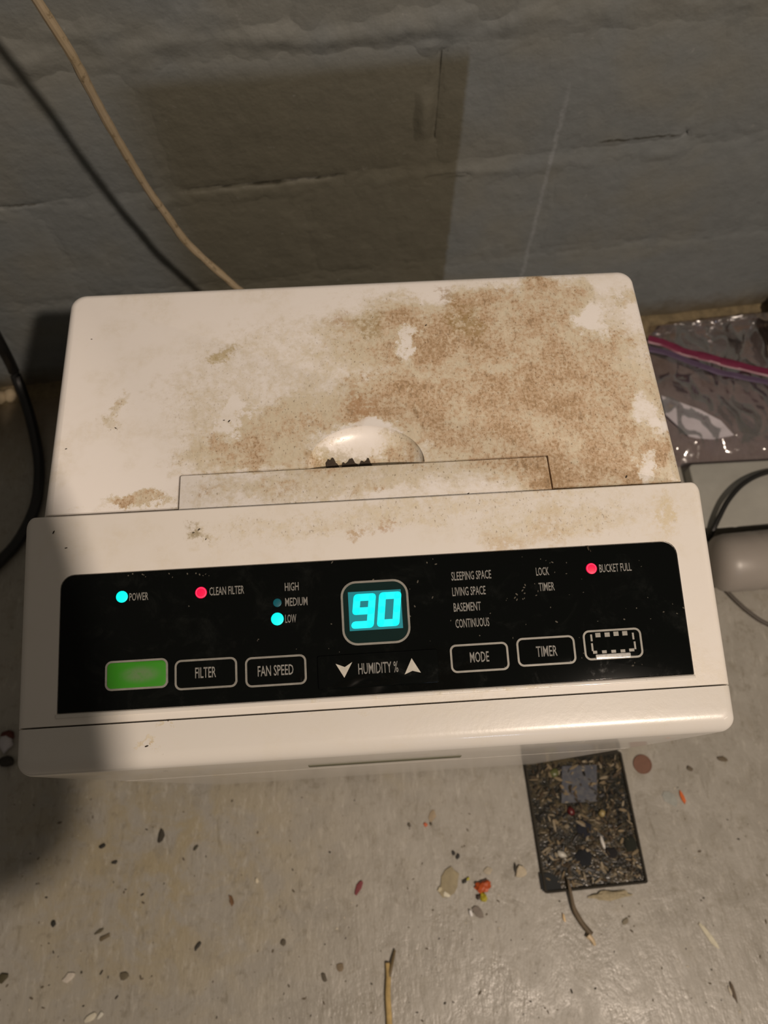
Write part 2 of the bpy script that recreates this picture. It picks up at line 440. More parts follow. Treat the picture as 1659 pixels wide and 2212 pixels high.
# block courses, wall-local: x = along, z = up, room side is -y
COURSES = [(0.0, 0.185, 0.02), (0.185, 0.348, 0.155), (0.348, 0.508, 0.0), (0.508, 0.668, 0.155), (0.668, 0.828, 0.0), (0.828, 0.988, 0.155)]
BL = 0.305
CRACKS_H = [(0.31, 0.512, 0.3495), (0.105, 0.165, 0.351), (0.79, 0.925, 0.361), (0.60, 0.66, 0.330)]
def back_h(s, z):
    """how far the paint-filled joint stands out (+) or gapes (-) at a point of the wall"""
    h = -0.0006 + 0.0012 * noise.noise(Vector((s * 28, z * 28, 1.3))) + 0.0011 * noise.noise(Vector((s * 90, z * 90, 4.7)))
    band = math.exp(-((z - 0.522 - 0.012 * noise.noise(Vector((s * 9, 0, 0)))) / 0.020) ** 2)
    h += band * (0.0030 + 0.0055 * noise.noise(Vector((s * 22, z * 40, 9.1))) * (1.3 if s < 0.68 else 0.4))
    h += 0.0045 * math.exp(-((z - 0.335) / 0.011) ** 2) * max(0.0, noise.noise(Vector((s * 11, 3.3, 0))) + 0.25)
    h += 0.0075 * math.exp(-((s - 0.596) / 0.009) ** 2) * (1 if 0.352 < z < 0.50 else 0) * max(0, noise.noise(Vector((5.5, z * 22, 0))) + 0.45)
    for a, b, zc in CRACKS_H:
        if a < s < b:
            e = min(s - a, b - s) / (b - a)
            h -= 0.009 * min(1, e * 6) * math.exp(-((z - zc - 0.002 * noise.noise(Vector((s * 30, 7, 0)))) / 0.0030) ** 2)
    if 0.385 < z < 0.492:
        h -= 0.0035 * math.exp(-((s - 0.6105 - 0.002 * noise.noise(Vector((3, z * 40, 0)))) / 0.0032) ** 2)
    return h
def wall_mesh():
    def grid(a0, a1, st): return list(np.arange(a0, a1 + 1e-6, st))
    xs = grid(-1.7, -0.1, 0.08) + grid(-0.05, 1.15, 0.0034) + grid(1.25, 2.85, 0.08)
    zs = grid(0, 0.16, 0.01) + grid(0.163, 0.60, 0.0034) + grid(0.62, 2.4, 0.08)
    v, f = [], []
    for z in zs:
        for s in xs:
            v.append((s, -back_h(s, z), z))
    nx, nz = len(xs), len(zs)
    for j in range(nz - 1):
        for i in range(nx - 1):
            a = j * nx + i; f.append((a, a + 1, a + nx + 1, a + nx))
    me = bpy.data.meshes.new('wall'); me.from_pydata(v, [], f)
    me.polygons.foreach_set('use_smooth', [True] * len(me.polygons))
    return me
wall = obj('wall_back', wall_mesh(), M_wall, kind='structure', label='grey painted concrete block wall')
wall.location = W0; wall.rotation_euler = (0, 0, WY)
def block_mesh(s0, s1, z0, z1, seed):
    """one block face: rounded edges worn by many coats of paint"""
    rnd = random.Random(seed)
    g = 0.0012; face = 0.0003 + rnd.uniform(-.0003, .0004)
    P, N = rrect(s0 + g, s1 - g, z0 + g, z1 - g, 0.014, 2)
    rings = []
    for ins, y in ((0, 0.02), (0, 0.0016), (0.004, 0.0006), (0.012, -face)):
        rings.append([(p[0] - n[0] * ins + 0.0009 * noise.noise(Vector((p[0] * 40, p[1] * 40, seed))), y,
                       p[1] - n[1] * ins + 0.0009 * noise.noise(Vector((p[0] * 40, p[1] * 40, seed + 50)))) for p, n in zip(P, N)])
    return to_mesh(loft(rings, cap0=False), ang=50)
k = 0
for z0, z1, off in COURSES:
    for i in range(-3, 7):
        s0 = off + i * BL
        if s0 + BL < -0.75 or s0 > 1.9: continue
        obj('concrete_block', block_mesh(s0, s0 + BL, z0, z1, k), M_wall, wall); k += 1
# crumbled mortar fillet along the foot of the wall
def fillet_mesh():
    v, f = [], []
    n = 150
    for i in range(n):
        s = -0.7 + i * 0.018
        a = 0.011 + 0.009 * noise.noise(Vector((s * 17, 0, 2))); b = 0.011 + 0.009 * noise.noise(Vector((s * 13, 5, 2)))
        v += [(s, 0.004, a), (s, -0.010 - 0.3 * b, a * 0.75), (s, -0.008 - b, a * 0.3), (s, -0.012 - b * 1.2, -0.002)]
    for i in range(n - 1):
        for j in range(3):
            a = i * 4 + j; f.append((a, a + 1, a + 5, a + 4))
    return pydata(v, f)
fil = obj('trim_1', fillet_mesh(), plain('crumbly_tan_mortar', (0.20, 0.155, 0.085), 0.9, var=0.4, scale=90, bump=0.4), kind='structure', label='crumbly tan mortar fillet along wall foot')
fil.location = W0; fil.rotation_euler = (0, 0, WY)

# ------------------------------------------------------------------ dehumidifier
unit = empty('dehumidifier', (0, 0, 0), label='stained cream white dehumidifier with glowing black control panel', cat='dehumidifier')
XR = 0.1875
def rear_mesh():
    rings = []
    def ring(ins, z, r=0.010):
        P, _ = rrect(-XR + ins, XR - ins, 0.0006 + min(ins, 0.0008), 0.161 - ins, [0.001, 0.001, r - ins * 0.6, r - ins * 0.6], 8)
        return [(x, y, z) for x, y in P]
    rings.append(ring(0.004, 0.03)); rings.append(ring(0.0, 0.05)); rings.append(ring(0.0, 0.42))
    rf = 0.0055
    for kk in range(7):
        a = math.radians(15 * kk)
        rings.append(ring(rf * (1 - math.cos(a)), 0.6 - rf * (1 - math.sin(a))))
    body = to_mesh(loft(rings))
    # pocket for the flap, and the thumb scoop behind it
    P, _ = rrect(-0.1100, 0.1094, -0.004, 0.0230, [0.0003, 0.0003, 0.0012, 0.0012], 4)
    pocket = to_mesh(prism(P, 0.580, 0.62))
    bm = bmesh.new()
    bmesh.ops.create_uvsphere(bm, u_segments=56, v_segments=28, radius=1)
    bmesh.ops.scale(bm, vec=(0.0350, 0.0262, 0.0105), verts=bm.verts)
    bmesh.ops.translate(bm, vec=(0.0005, 0.0232, 0.6005), verts=bm.verts)
    return boolean(body, [pocket, to_mesh(bm)])
obj('rear_housing', rear_mesh(), M_top, unit)
P, _ = rrect(-0.1092, 0.1086, -0.0002, 0.0221, [0.0004, 0.0004, 0.001, 0.001], 4)
obj('handle_flap', to_mesh(prism(P, 0.586, 0.6000, 0.0006)), M_top, unit)
# torn grime in the scoop
def grime_mesh():
    bm = bmesh.new(); rnd = random.Random(4)
    n = 46; x0, x1 = -0.0235, 0.0065
    top, bot = [], []
    for i in range(n):
        t = i / (n - 1); x = x0 + (x1 - x0) * t
        hgt = 0.0030 + 0.0030 * noise.noise(Vector((t * 5, 1, 0))) + 0.0016 * noise.noise(Vector((t * 16, 4, 0))) + (0.0022 * (1 - abs(t - .86) / .07) if 0.79 < t < 0.93 else 0) + rnd.uniform(-.0002, .0002)
        hgt = max(.0008, hgt)
        hgt *= min(1, (1 - t) * 6 + .15)
        hgt *= 1.9; y = 0.0232 + hgt
        q = ((x - 0.0005) / 0.0350) ** 2
        def zz(y):
            v = 1 - q - ((y - 0.0232) / 0.0262) ** 2
            return 0.6005 - 0.0105 * math.sqrt(max(v, 0.01)) + 0.0004
        top.append(bm.verts.new((x, y, zz(y)))); bot.append(bm.verts.new((x, 0.0232, zz(0.0232))))
    for i in range(n - 1): bm.faces.new((bot[i], bot[i + 1], top[i + 1], top[i]))
    r = bmesh.ops.extrude_face_region(bm, geom=bm.faces[:])
    bmesh.ops.translate(bm, verts=[q for q in r['geom'] if isinstance(q, bmesh.types.BMVert)], vec=(0, 0, 0.0005))
    return to_mesh(bm)
obj('grime', grime_mesh(), plain('dark_grime', (0.05, 0.035, 0.022), 0.9, var=0.4, scale=600), unit, label='dark flaky grime in the thumb scoop', kind='stuff')

XF = 0.1963
def front_shell():
    rings = []
    def yf(z): return -0.1035 - 0.0350 * (z / 0.56)
    def ring(kin, z=None, drop=None):
        rs, rf, rr = 0.0050, 0.0085, 0.0012
        zz = 0.56 if z is None else z
        P, N = rrect(-XF + rs * kin, XF - rs * kin, yf(zz) + rf * kin, -0.0006 - rr * kin,
                     [0.0065 - 0.003 * kin, 0.0065 - 0.003 * kin, 0.0060 - 0.003 * kin, 0.0060 - 0.003 * kin], 8)
        out = []
        for (x, y), (nx, ny) in zip(P, N):
            if z is not None: out.append((x, y, z))
            else:
                r = rs * nx * nx + (rf if ny < 0 else rr) * ny * ny
                out.append((x, y, Z0 + SLOPE * y - r * drop))
        return out
    for z in (0.03, 0.12, 0.25, 0.36, 0.40, 0.403, 0.45, 0.50): rings.append(ring(0, z))
    for kk in range(9):
        a = math.radians(11.25 * kk)
        rings.append(ring(1 - math.cos(a), None, 1 - math.sin(a)))
    return loft(rings)
seam_y = -0.1145
cover = to_mesh(slice_bm(front_shell(), [((0, 0, 0.403), (0, 0, -1)), ((0, seam_y, 0), (0, -1, 0))]))
ca = 1 / math.sqrt(1 + SLOPE ** 2)
PM = Matrix(((1, 0, 0, 0), (0, ca, -SLOPE * ca, 0), (0, SLOPE * ca, ca, Z0), (0, 0, 0, 1)))   # panel-local (x, t, height)
def L2(px, py):                                   # photograph -> panel-local x, t
    q = on_pan(px, py); return q.x, q.y / ca
pA, pB, pC, pD = L2(138, 1243), L2(1452, 1170), L2(1503, 1452), L2(118, 1545)
px0, px1 = (pA[0] + pD[0]) / 2, (pB[0] + pC[0]) / 2
pt1, pt0 = (pA[1] + pB[1]) / 2, (pC[1] + pD[1]) / 2
PP, _ = rrect(px0, px1, pt0, pt1, [0.0006, 0.0006, 0.0075, 0.0075], 6)
PQ, _ = rrect(px0 - .0004, px1 + .0004, pt0 - .0004, pt1 + .0004, [0.0006, 0.0006, 0.0078, 0.0078], 6)
cover = boolean(cover, [to_mesh(prism(PQ, -0.0016, 0.01, M=PM))])
obj('front_cover', cover, M_cover, unit)
obj('front_trim', to_mesh(slice_bm(front_shell(), [((0, 0, 0.403), (0, 0, -1)), ((0, seam_y - 0.0009, 0), (0, 1, 0))])), M_trim, unit)
bk = to_mesh(slice_bm(front_shell(), [((0, 0, 0.398), (0, 0, 1))]))
obj('water_bucket', bk, M_trim, unit)
obj('slot_shade_strip', to_mesh(prism(rrect(-0.048, 0.054, -0.1338, -0.120, 0.0005, 3)[0], 0.468, 0.4745, 0.0003)), plain('olive_slot_shade', (.10, .098, .062), .7), unit)  # dark strip standing in for the shade inside the handle slot
# dark core seen through the seams, and the foot
bm = bmesh.new()
bmesh.ops.create_cube(bm, size=1, matrix=Matrix.Translation((0, -0.02, 0.31)) @ Matrix.Diagonal((0.366, 0.16, 0.55, 1)))
core = to_mesh(prism(rrect(-0.183, 0.183, -0.095, 0.05, 0.004, 3)[0], 0.03, 0.572)); bm.free()
obj('inner_chassis', core, M_dark, unit)
obj('base', to_mesh(prism(rrect(-0.18, 0.18, -0.095, 0.150, 0.012, 5)[0], 0.0, 0.034, 0.003)), plain('grey_base_plastic', (0.42, 0.40, 0.37), 0.5), unit)
obj('control_panel', to_mesh(prism(PP, -0.0015, -0.0004, 0.0002, PM)), M_panel, unit)
# white lip under the panel
obj('panel_lip', to_mesh(prism(rrect(px0 - .001, px1 + .001, pt0 - 0.0028, pt0 - 0.0006, 0.0006, 3)[0], -0.001, 0.0007, 0.0005, PM)), M_trim, unit)

PH = -0.0004                                      # height of the panel face
_font = None
def text(s, l, r, h_px, parent, mat=M_print, z=PH, fat=0.0):
    """printed lettering between two photograph points (left and right middle of the word)"""
    c = bpy.data.curves.new('t', 'FONT'); c.body = s; c.size = 1; c.extrude = 0.0; c.offset = fat; c.resolution_u = 2
    to = bpy.data.objects.new('t', c)
    me = bpy.data.meshes.new_from_object(to)
    bpy.data.objects.remove(to)
    xs = [v.co.x for v in me.vertices]; ys = [v.co.y for v in me.vertices]
    a, b = L2(*l), L2(*r)
    W = b[0] - a[0]; H = h_px / 3830.0
    sx = W / (max(xs) - min(xs)); sy = H / (max(ys) - min(ys))
    m = PM @ Matrix.Translation(((a[0] + b[0]) / 2, (a[1] + b[1]) / 2, z + 0.00012)) @ Matrix.Diagonal((sx, sy, 1, 1)) @ Matrix.Translation((-(max(xs) + min(xs)) / 2, -(max(ys) + min(ys)) / 2, 0))
    me.transform(m)
    return obj('printed_word', me, mat, parent)
for s, l, r, h in (('POWER', (279, 1290), (320, 1287), 17), ('CLEAN FILTER', (452, 1278), (527, 1273), 18), ('HIGH', (615, 1268), (645, 1266), 18),
                   ('MEDIUM', (616, 1301), (664, 1298), 18), ('LOW', (616, 1337), (640, 1335), 18),
                   ('SLEEPING SPACE', (975, 1245), (1061, 1240), 19), ('LIVING SPACE', (977, 1278), (1049, 1275), 19), ('BASEMENT', (980, 1312), (1039, 1309), 19), ('CONTINUOUS', (984, 1347), (1057, 1343), 19),
                   ('LOCK', (1158, 1235), (1186, 1233), 18), ('TIMER', (1164, 1268), (1198, 1266), 18), ('BUCKET FULL', (1295, 1228), (1364, 1224), 18)):
    text(s, l, r, h, unit, fat=0.008)

def button(name, c, w, h, words=None, mat=M_panel, tl=None, tr=None, top=0.0008, label=None, line=0.0011):
    x, t = L2(*c); w /= 3830.0; h /= 3740.0
    r = min(w, h) * 0.22
    O, _ = rrect(x - w / 2, x + w / 2, t - h / 2, t + h / 2, r, 6)
    I, _ = rrect(x - w / 2 + line, x + w / 2 - line, t - h / 2 + line, t + h / 2 - line, r * .72, 6)
    b = obj(name, to_mesh(prism(I, -0.001, PH + top, 0.0003, PM)), mat, unit, label=label)
    obj('button_outline', to_mesh(ring_prism(O, I, -0.001, PH + top * 0.7, PM)), M_outline, b)
    if words: text(words, tl, tr, 22, b, z=PH + top, fat=0.008)
    return b
button('push_button', (295, 1457), 131, 60, mat=M_green, label='worn green power button')
button('push_button', (445, 1455), 131, 61, 'FILTER', tl=(422, 1454), tr=(467, 1451), label='black button reading FILTER')
button('push_button', (596, 1449), 129, 61, 'FAN SPEED', tl=(557, 1450), tr=(634, 1446), label='black button reading FAN SPEED')
button('push_button', (1036, 1420), 125, 58, 'MODE', tl=(1015, 1420), tr=(1056, 1418), label='black button reading MODE')
button('push_button', (1180, 1406), 126, 59, 'TIMER', tl=(1158, 1408), tr=(1203, 1405), label='black button reading TIMER')
lb = button('push_button', (1324, 1391), 127, 62, label='black button with dashed grey frame')
# dashes round the last button's face
for (a, b, w_, h_) in [((1291, 1372), None, 11, 9), ((1311, 1371), None, 11, 9), ((1330, 1369), None, 11, 9), ((1349, 1368), None, 11, 9),
                       ((1285, 1409), None, 9, 6), ((1305, 1408), None, 10, 6), ((1325, 1407), None, 10, 6), ((1345, 1406), None, 10, 6), ((1364, 1404), None, 11, 6),
                       ((1277, 1378), None, 4, 14), ((1279, 1398), None, 4, 16), ((1367, 1374), None, 4, 14), ((1371, 1394), None, 4, 16)]:
    x, t = L2(*a); w_ /= 3830.; h_ /= 3740.
    obj('printed_dash', to_mesh(prism([(x - w_ / 2, t - h_ / 2), (x + w_ / 2, t - h_ / 2), (x + w_ / 2, t + h_ / 2), (x - w_ / 2, t + h_ / 2)], PH + .0008, PH + .00092, M=PM)), M_outline, lb)
x, t = L2(1324, 1417)
obj('edge_highlight', to_mesh(prism(rrect(x - .0098, x + .0100, t - .0014, t + .0014, .0005, 3)[0], PH, PH + .00105, .0004, PM)), M_edge_highlight, lb)  # lamp reflection on the lower button edge, made as a pale strip

# humidity rocker
x, t = L2(817, 1446)
hb = obj('humidity_rocker', to_mesh(prism(rrect(x - .0335, x + .0335, t - .0092, t + .0092, .0012, 4)[0], -0.001, PH + .0010, .0008, PM)), M_panel, unit, label='black rocker with two grey arrows')
text('HUMIDITY %', (774, 1445), (860, 1440), 23, hb, z=PH + .0010, fat=0.006)
for pts in ([(744, 1464), (761, 1430), (745, 1441), (725, 1434)], [(889, 1422), (909, 1453), (891, 1449), (874, 1457)]):
    obj('arrow_mark', to_mesh(prism([L2(*p) for p in reversed(pts)], PH + .0010, PH + .00115, M=PM), smooth=False), M_arrow, hb)

# display
x, t = L2(811, 1322); dw, dh = 146 / 3830., 134 / 3740.
O, _ = rrect(x - dw / 2, x + dw / 2, t - dh / 2, t + dh / 2, 0.0085, 8)
I, _ = rrect(x - dw / 2 + .0012, x + dw / 2 - .0012, t - dh / 2 + .0012, t + dh / 2 - .0012, 0.0074, 8)
disp = obj('display', to_mesh(prism(I, -0.001, PH + .0002, M=PM)), M_glass_dark, unit, label='rounded display glowing cyan with number 90')
obj('display_outline', to_mesh(ring_prism(O, I, -0.001, PH + .0006, PM)), M_outline, disp)
a, b, c_, d_ = L2(752, 1279), L2(866, 1273), L2(870, 1355), L2(755, 1365)
wx0, wx1 = (a[0] + d_[0]) / 2, (b[0] + c_[0]) / 2; wt1, wt0 = (a[1] + b[1]) / 2, (c_[1] + d_[1]) / 2
obj('display_window', to_mesh(prism([(wx0, wt0), (wx1, wt0), (wx1, wt1), (wx0, wt1)], PH, PH + .0003, M=PM), smooth=False), M_cyan_bg, disp)
def digit(cx, cy, W, H, on, th, slant):
    bm = bmesh.new()
    hw, hh = W / 2 - th / 2, H / 2 - th / 2
    seg = dict(a=((-hw, hh), (hw, hh)), b=((hw, hh), (hw, 0)), c=((hw, 0), (hw, -hh)), d=((-hw, -hh), (hw, -hh)), e=((-hw, 0), (-hw, -hh)), f=((-hw, hh), (-hw, 0)), g=((-hw, 0), (hw, 0)))
    for s in on:
        (ax, ay), (bx, by) = seg[s]
        d = Vector((bx - ax, by - ay)).normalized(); n = Vector((-d.y, d.x)); A = Vector((ax, ay)); B = Vector((bx, by))
        o = []
        for (q, sg) in ((A, -1), (B, 1)):
            for i in range(7):
                an = math.pi * i / 6 - math.pi / 2
                o.append(q + (d * math.cos(an) * sg + n * math.sin(an) * sg) * th / 2)
        o = [(cx + p.x + slant * p.y, cy + p.y) for p in o]
        vs = [bm.verts.new((px_, py_, PH + .00045)) for px_, py_ in o]
        bm.faces.new(vs)
    bm.transform(PM)
    return to_mesh(bm, smooth=False)
xc, tc = (wx0 + wx1) / 2, (wt0 + wt1) / 2
TH = 0.0040
obj('digit', digit(xc - 0.0066, tc - .0001, 0.0126, 0.0192, 'abcdfg', TH, 0.13), M_cyan, disp)
obj('digit', digit(xc + 0.0078, tc + .0001, 0.0126, 0.0192, 'abcdef', TH, 0.13), M_cyan, disp)

# indicator lamps
def lamp(c, r_px, mat, label, rim=None):
    x, t = L2(*c); r = r_px / 3800.
    o = [(x + r * math.cos(2 * math.pi * i / 24), t + r * math.sin(2 * math.pi * i / 24)) for i in range(24)]
    l = obj('indicator_lamp', to_mesh(prism(o, -0.001, PH + .0004, .0003, PM)), mat, unit, label=label)
    if rim:
        q = [[(x + r * kf * math.cos(2 * math.pi * i / 24), t + r * kf * math.sin(2 * math.pi * i / 24)) for i in range(24)] for kf in (.86, .76)]
        obj('lamp_rim', to_mesh(ring_prism(q[0], q[1], PH, PH + .0005, PM)), rim, l)
lamp((263, 1289), 12.5, M_cyan_led, 'lit cyan power lamp')
lamp((434, 1280), 12.5, M_red, 'lit red clean filter lamp', M_red_rim)
lamp((599, 1302), 9, M_cyan_dim, 'dim teal medium lamp')
lamp((599, 1337), 13.5, M_cyan_led, 'lit cyan low lamp')
lamp((1278, 1228), 12, M_red, 'lit red bucket full lamp', M_red_rim)
# dust caught on the panel
def panel_dust():
    bm = bmesh.new(); rnd = random.Random(3)
    spots = [(rnd.uniform(700, 1480), rnd.uniform(1200, 1440)) for _ in range(70)] + [(rnd.uniform(230, 480), rnd.uniform(1238, 1250)) for _ in range(12)] + [(rnd.gauss(1125, 14), rnd.gauss(1285, 12)) for _ in range(14)] + [(408, 1309), (407, 1310), (365, 1239), (558, 1381), (556, 1384), (640, 1402), (945, 1452), (946, 1462)]
    for (u, v) in spots:
        x, t = L2(u, v); s = rnd.uniform(.00015, .0005); an = rnd.uniform(0, 6.28)
        m = PM @ Matrix.Translation((x, t, PH + .0002)) @ Matrix.Rotation(an, 4, 'Z') @ Matrix.Diagonal((s * rnd.uniform(1, 2.4), s, s * .5, 1))
        bmesh.ops.create_icosphere(bm, subdivisions=1, radius=1, matrix=m)
    return to_mesh(bm)
obj('dust', panel_dust(), plain('pale_dust', (0.10, 0.09, 0.07), 0.9, var=0.4), unit, kind='stuff')
def flecks():
    bm = bmesh.new()
    for (u, v, l, an, f) in [(116, 1150, .0022, 1.2, on_pan), (143, 1184, .0016, .2, on_pan), (143, 970, .0014, .3, None), (920, 703, .0017, .8, None), (1353, 1030, .0020, 1.0, None), (1012, 1066, .0012, .4, None),
                             (430, 1144, .0018, .7, on_pan), (418, 1151, .0014, .2, on_pan), (445, 1165, .0012, 1.1, on_pan), (495, 910, .002, .9, None), (484, 908, .0013, .1, None), (250, 925, .0016, 2.6, None), (198, 733, .0012, 0, None), (365, 1556, .0016, .5, on_pan), (317, 1612, .002, .3, on_pan), (1270, 1184, .0030, 1.7, on_pan), (1275, 1190, .0014, 1.7, on_pan)]:
        p = (f(u, v) if f else on_z(u, v, .6)) + Vector((0, 0, .0002))
        bmesh.ops.create_icosphere(bm, subdivisions=1, radius=1, matrix=Matrix.Translation(p) @ Matrix.Rotation(an, 4, 'Z') @ Matrix.Diagonal((l * .6, l * .22, .0002, 1)))
    return to_mesh(bm)
obj('dirt_fleck', flecks(), plain('dark_fleck', (0.035, 0.025, 0.015), 0.9), unit, kind='stuff')

# ------------------------------------------------------------------ cords
def W3(u, v, off): return on_wall(u, v, off)
pts = [on_wall(u, v, d) for u, v, d in ((80, 0, .177), (150, 110, .172), (190, 185, .166), (230, 260, .159), (275, 337, .151), (320, 410, .144), (360, 465, .140), (400, 520, .138), (450, 568, .141), (500, 612, .148))]
up = (pts[0] - pts[1]).normalized()
pts = [pts[0] + up * d for d in (.62, .36, .20, .10, .04)] + pts
pts += [pts[-1] + Vector((.026, -.004, -.05)), Vector((-.09, .335, .20)), Vector((-.085, .30, .03)), Vector((-.06, .25, .004)), Vector((.02, .23, .004))]
def cord_mat():
    g = G('dirty_pale_cord'); n1 = g.noise(40, 3); n2 = g.noise(160, 3)
    c = g.mix(n1, (0.34, 0.275, 0.20), (0.24, 0.185, 0.10))
    c = g.mix(g.math('MULTIPLY', g.step(n2, .58, .7), .6), c, (0.10, .075, .035))
    g.set(col=c, rough=.6); return g.m
props(obj('electric_cable', to_mesh(tube(pts, 0.0037, wob=.15)), cord_mat()), 'dirty beige electric cable hanging down behind the dehumidifier', 'cable')
pts = [on_wall(-80, 600, .02), on_wall(0, 742, .03), on_z(30, 802, .055), on_z(62, 890, .022), on_z(82, 980, .0095), on_z(84, 1040, .0085), on_z(74, 1100, .0085), on_z(42, 1165, .0085), on_z(0, 1212, .0085), on_z(-90, 1290, .0085), on_z(-220, 1340, .0085)]
props(obj('cable_loop', to_mesh(tube(pts, 0.0078)), M_rubber_loop), 'thick black cable curving across floor left of the dehumidifier', 'cable')

# ------------------------------------------------------------------ right-hand side
def mound(u, v, name, label, cat, sx, sy, sz, mat, seed=1, rz=0, sub=3, rough=.3, sink=0.12):
    """a lumpy closed piece resting on the floor"""
    bm = bmesh.new()
    bmesh.ops.create_icosphere(bm, subdivisions=sub, radius=1)
    for q in bm.verts:
        d = 1 + rough * noise.noise(q.co * 1.6 + Vector((seed * 3.1, seed, 0))) + rough * .4 * noise.noise(q.co * 4 + Vector((seed, 0, 0)))
        q.co = Vector((q.co.x * sx * d, q.co.y * sy * d, q.co.z * sz * d))
    z0 = min(q.co.z for q in bm.verts)
    for q in bm.verts: q.co.z -= z0
    p = on_z(u, v, sz)
    o = obj(name, to_mesh(bm, ang=60), mat)
    o.location = (p.x, p.y, -0.0003); o.rotation_euler = (0, 0, rz)
    return props(o, label, cat)

# clear bag: two welded sheets with a pink press strip, crumpled
B00, B10, B11, B01 = on_z(1395, 1010), on_z(1760, 1010), on_z(1645, 655), on_z(1395, 692)
def bag_h(s, t, top):
    e = min(1.0, min(s, 1 - s, t, 1 - t) * 7)
    p = Vector((s * 5, t * 5, 0.3))
    ridge = abs(noise.noise(p * .8)) + 0.55 * abs(noise.noise(p * 1.7 + Vector((4, 1, 2)))) + .10 * abs(noise.noise(p * 5))
    return (0.0035 + 0.018 * ridge * e + 0.013 * e) if top else 0.0012 + 0.003 * e * ridge
def bag_pt(s, t, top=True, dz=0.0):
    a = B00.lerp(B10, s); b = B01.lerp(B11, s)
    p = a.lerp(b, t)
    p = p + Vector((0.008 * noise.noise(Vector((s * 6, t * 6, 5))), 0.008 * noise.noise(Vector((s * 6, t * 6, 8))), 0))
    d = (p - W0).dot(WN)
    z = bag_h(s, t, top) + dz
    if d > -0.035:                       # slumps up against the wall foot
        p = p - WN * (d + 0.035)
        z += min(0.03, d + 0.035) * .9
    p.z = z
    return p
def bag_sheet(top):
    n, m = 64, 64; v, f = [], []
    for j in range(m + 1):
        for i in range(n + 1):
            v.append(bag_pt(i / n, j / m, top))
    for j in range(m):
        for i in range(n):
            a = j * (n + 1) + i; f.append((a, a + 1, a + n + 2, a + n + 1))
    return pydata(v, f, ang=180)
def film_mat():
    g = G('clear_plastic_film')
    tr = g.n('ShaderNodeBsdfTransparent'); gl = g.n('ShaderNodeBsdfGlossy'); df = g.n('ShaderNodeBsdfDiffuse')
    tr.inputs[0].default_value = (.90, .87, .89, 1); gl.inputs['Roughness'].default_value = .10; df.inputs[0].default_value = (.30, .25, .28, 1)
    fr = g.n('ShaderNodeFresnel'); fr.inputs[0].default_value = 1.5
    b = g.n('ShaderNodeBump'); b.inputs['Strength'].default_value = .35; b.inputs['Distance'].default_value = .003
    g.put(b.inputs['Height'], g.noise(45, 2, .5)); g.t.links.new(b.outputs[0], gl.inputs['Normal']); g.t.links.new(b.outputs[0], fr.inputs['Normal'])
    m1 = g.n('ShaderNodeMixShader'); m2 = g.n('ShaderNodeMixShader')
    g.put(m1.inputs[0], g.step(g.noise(28, 3), .35, .7, .02, .12)); g.t.links.new(tr.outputs[0], m1.inputs[1]); g.t.links.new(df.outputs[0], m1.inputs[2])
    g.put(m2.inputs[0], g.math('MULTIPLY', fr.outputs[0], .75)); g.t.links.new(m1.outputs[0], m2.inputs[1]); g.t.links.new(gl.outputs[0], m2.inputs[2])
    g.t.links.new(m2.outputs[0], g.out.inputs[0])
    return g.m
M_film = film_mat()
bag = empty('zip_bag', (B00 + B11) / 2 * 1.0, label='crumpled clear plastic zip bag with pink strip by the wall', cat='bag')
bag.location.z = 0
def unparent_offset(o):      # meshes below are written in room coordinates
    o.matrix_parent_inverse = Matrix.Translation(-bag.location); return o
unparent_offset(obj('film_sheet', bag_sheet(True), M_film, bag)); unparent_offset(obj('film_sheet', bag_sheet(False), M_film, bag))
def strip(rows, wdt, z, mat, name):
    """a ribbon lying over the bag"""
    P = [on_z(u, q, z) for u, q in rows]; Q = []
    for a, b in zip(P[:-1], P[1:]):
        for i in range(6): Q.append(a.lerp(b, i / 6))
    Q.append(P[-1])
    v, f = [], []
    for i, p in enumerate(Q):
        t = (Q[min(i + 1, len(Q) - 1)] - Q[max(i - 1, 0)]).normalized(); n = Vector((-t.y, t.x, 0)).normalized()
        w_ = wdt * (1 + .18 * noise.noise(p * 60))
        for k_, dz in ((-w_, -.0012), (-w_ * .7, .0008), (w_ * .7, .0008), (w_, -.0012)):
            q = p + n * k_; v.append((q.x, q.y, q.z + dz + .002 * noise.noise(p * 40)))
    for i in range(len(Q) - 1):
        for j in range(3):
            a = i * 4 + j; f.append((a, a + 1, a + 5, a + 4))
    return unparent_offset(obj(name, pydata(v, f), mat, bag))
strip([(1400, 732), (1430, 738), (1475, 757), (1520, 768), (1560, 780), (1610, 792), (1665, 806), (1700, 813)], .0078, .036, plain('pink_zip_strip', (0.17, .018, .055), .4, var=.15), 'zip_strip')
strip([(1402, 752), (1440, 760), (1480, 776), (1520, 792), (1560, 804), (1610, 815), (1665, 826), (1700, 832)], .0050, .034, plain('violet_zip_strip', (0.10, .065, .12), .4, var=.2), 'zip_track')
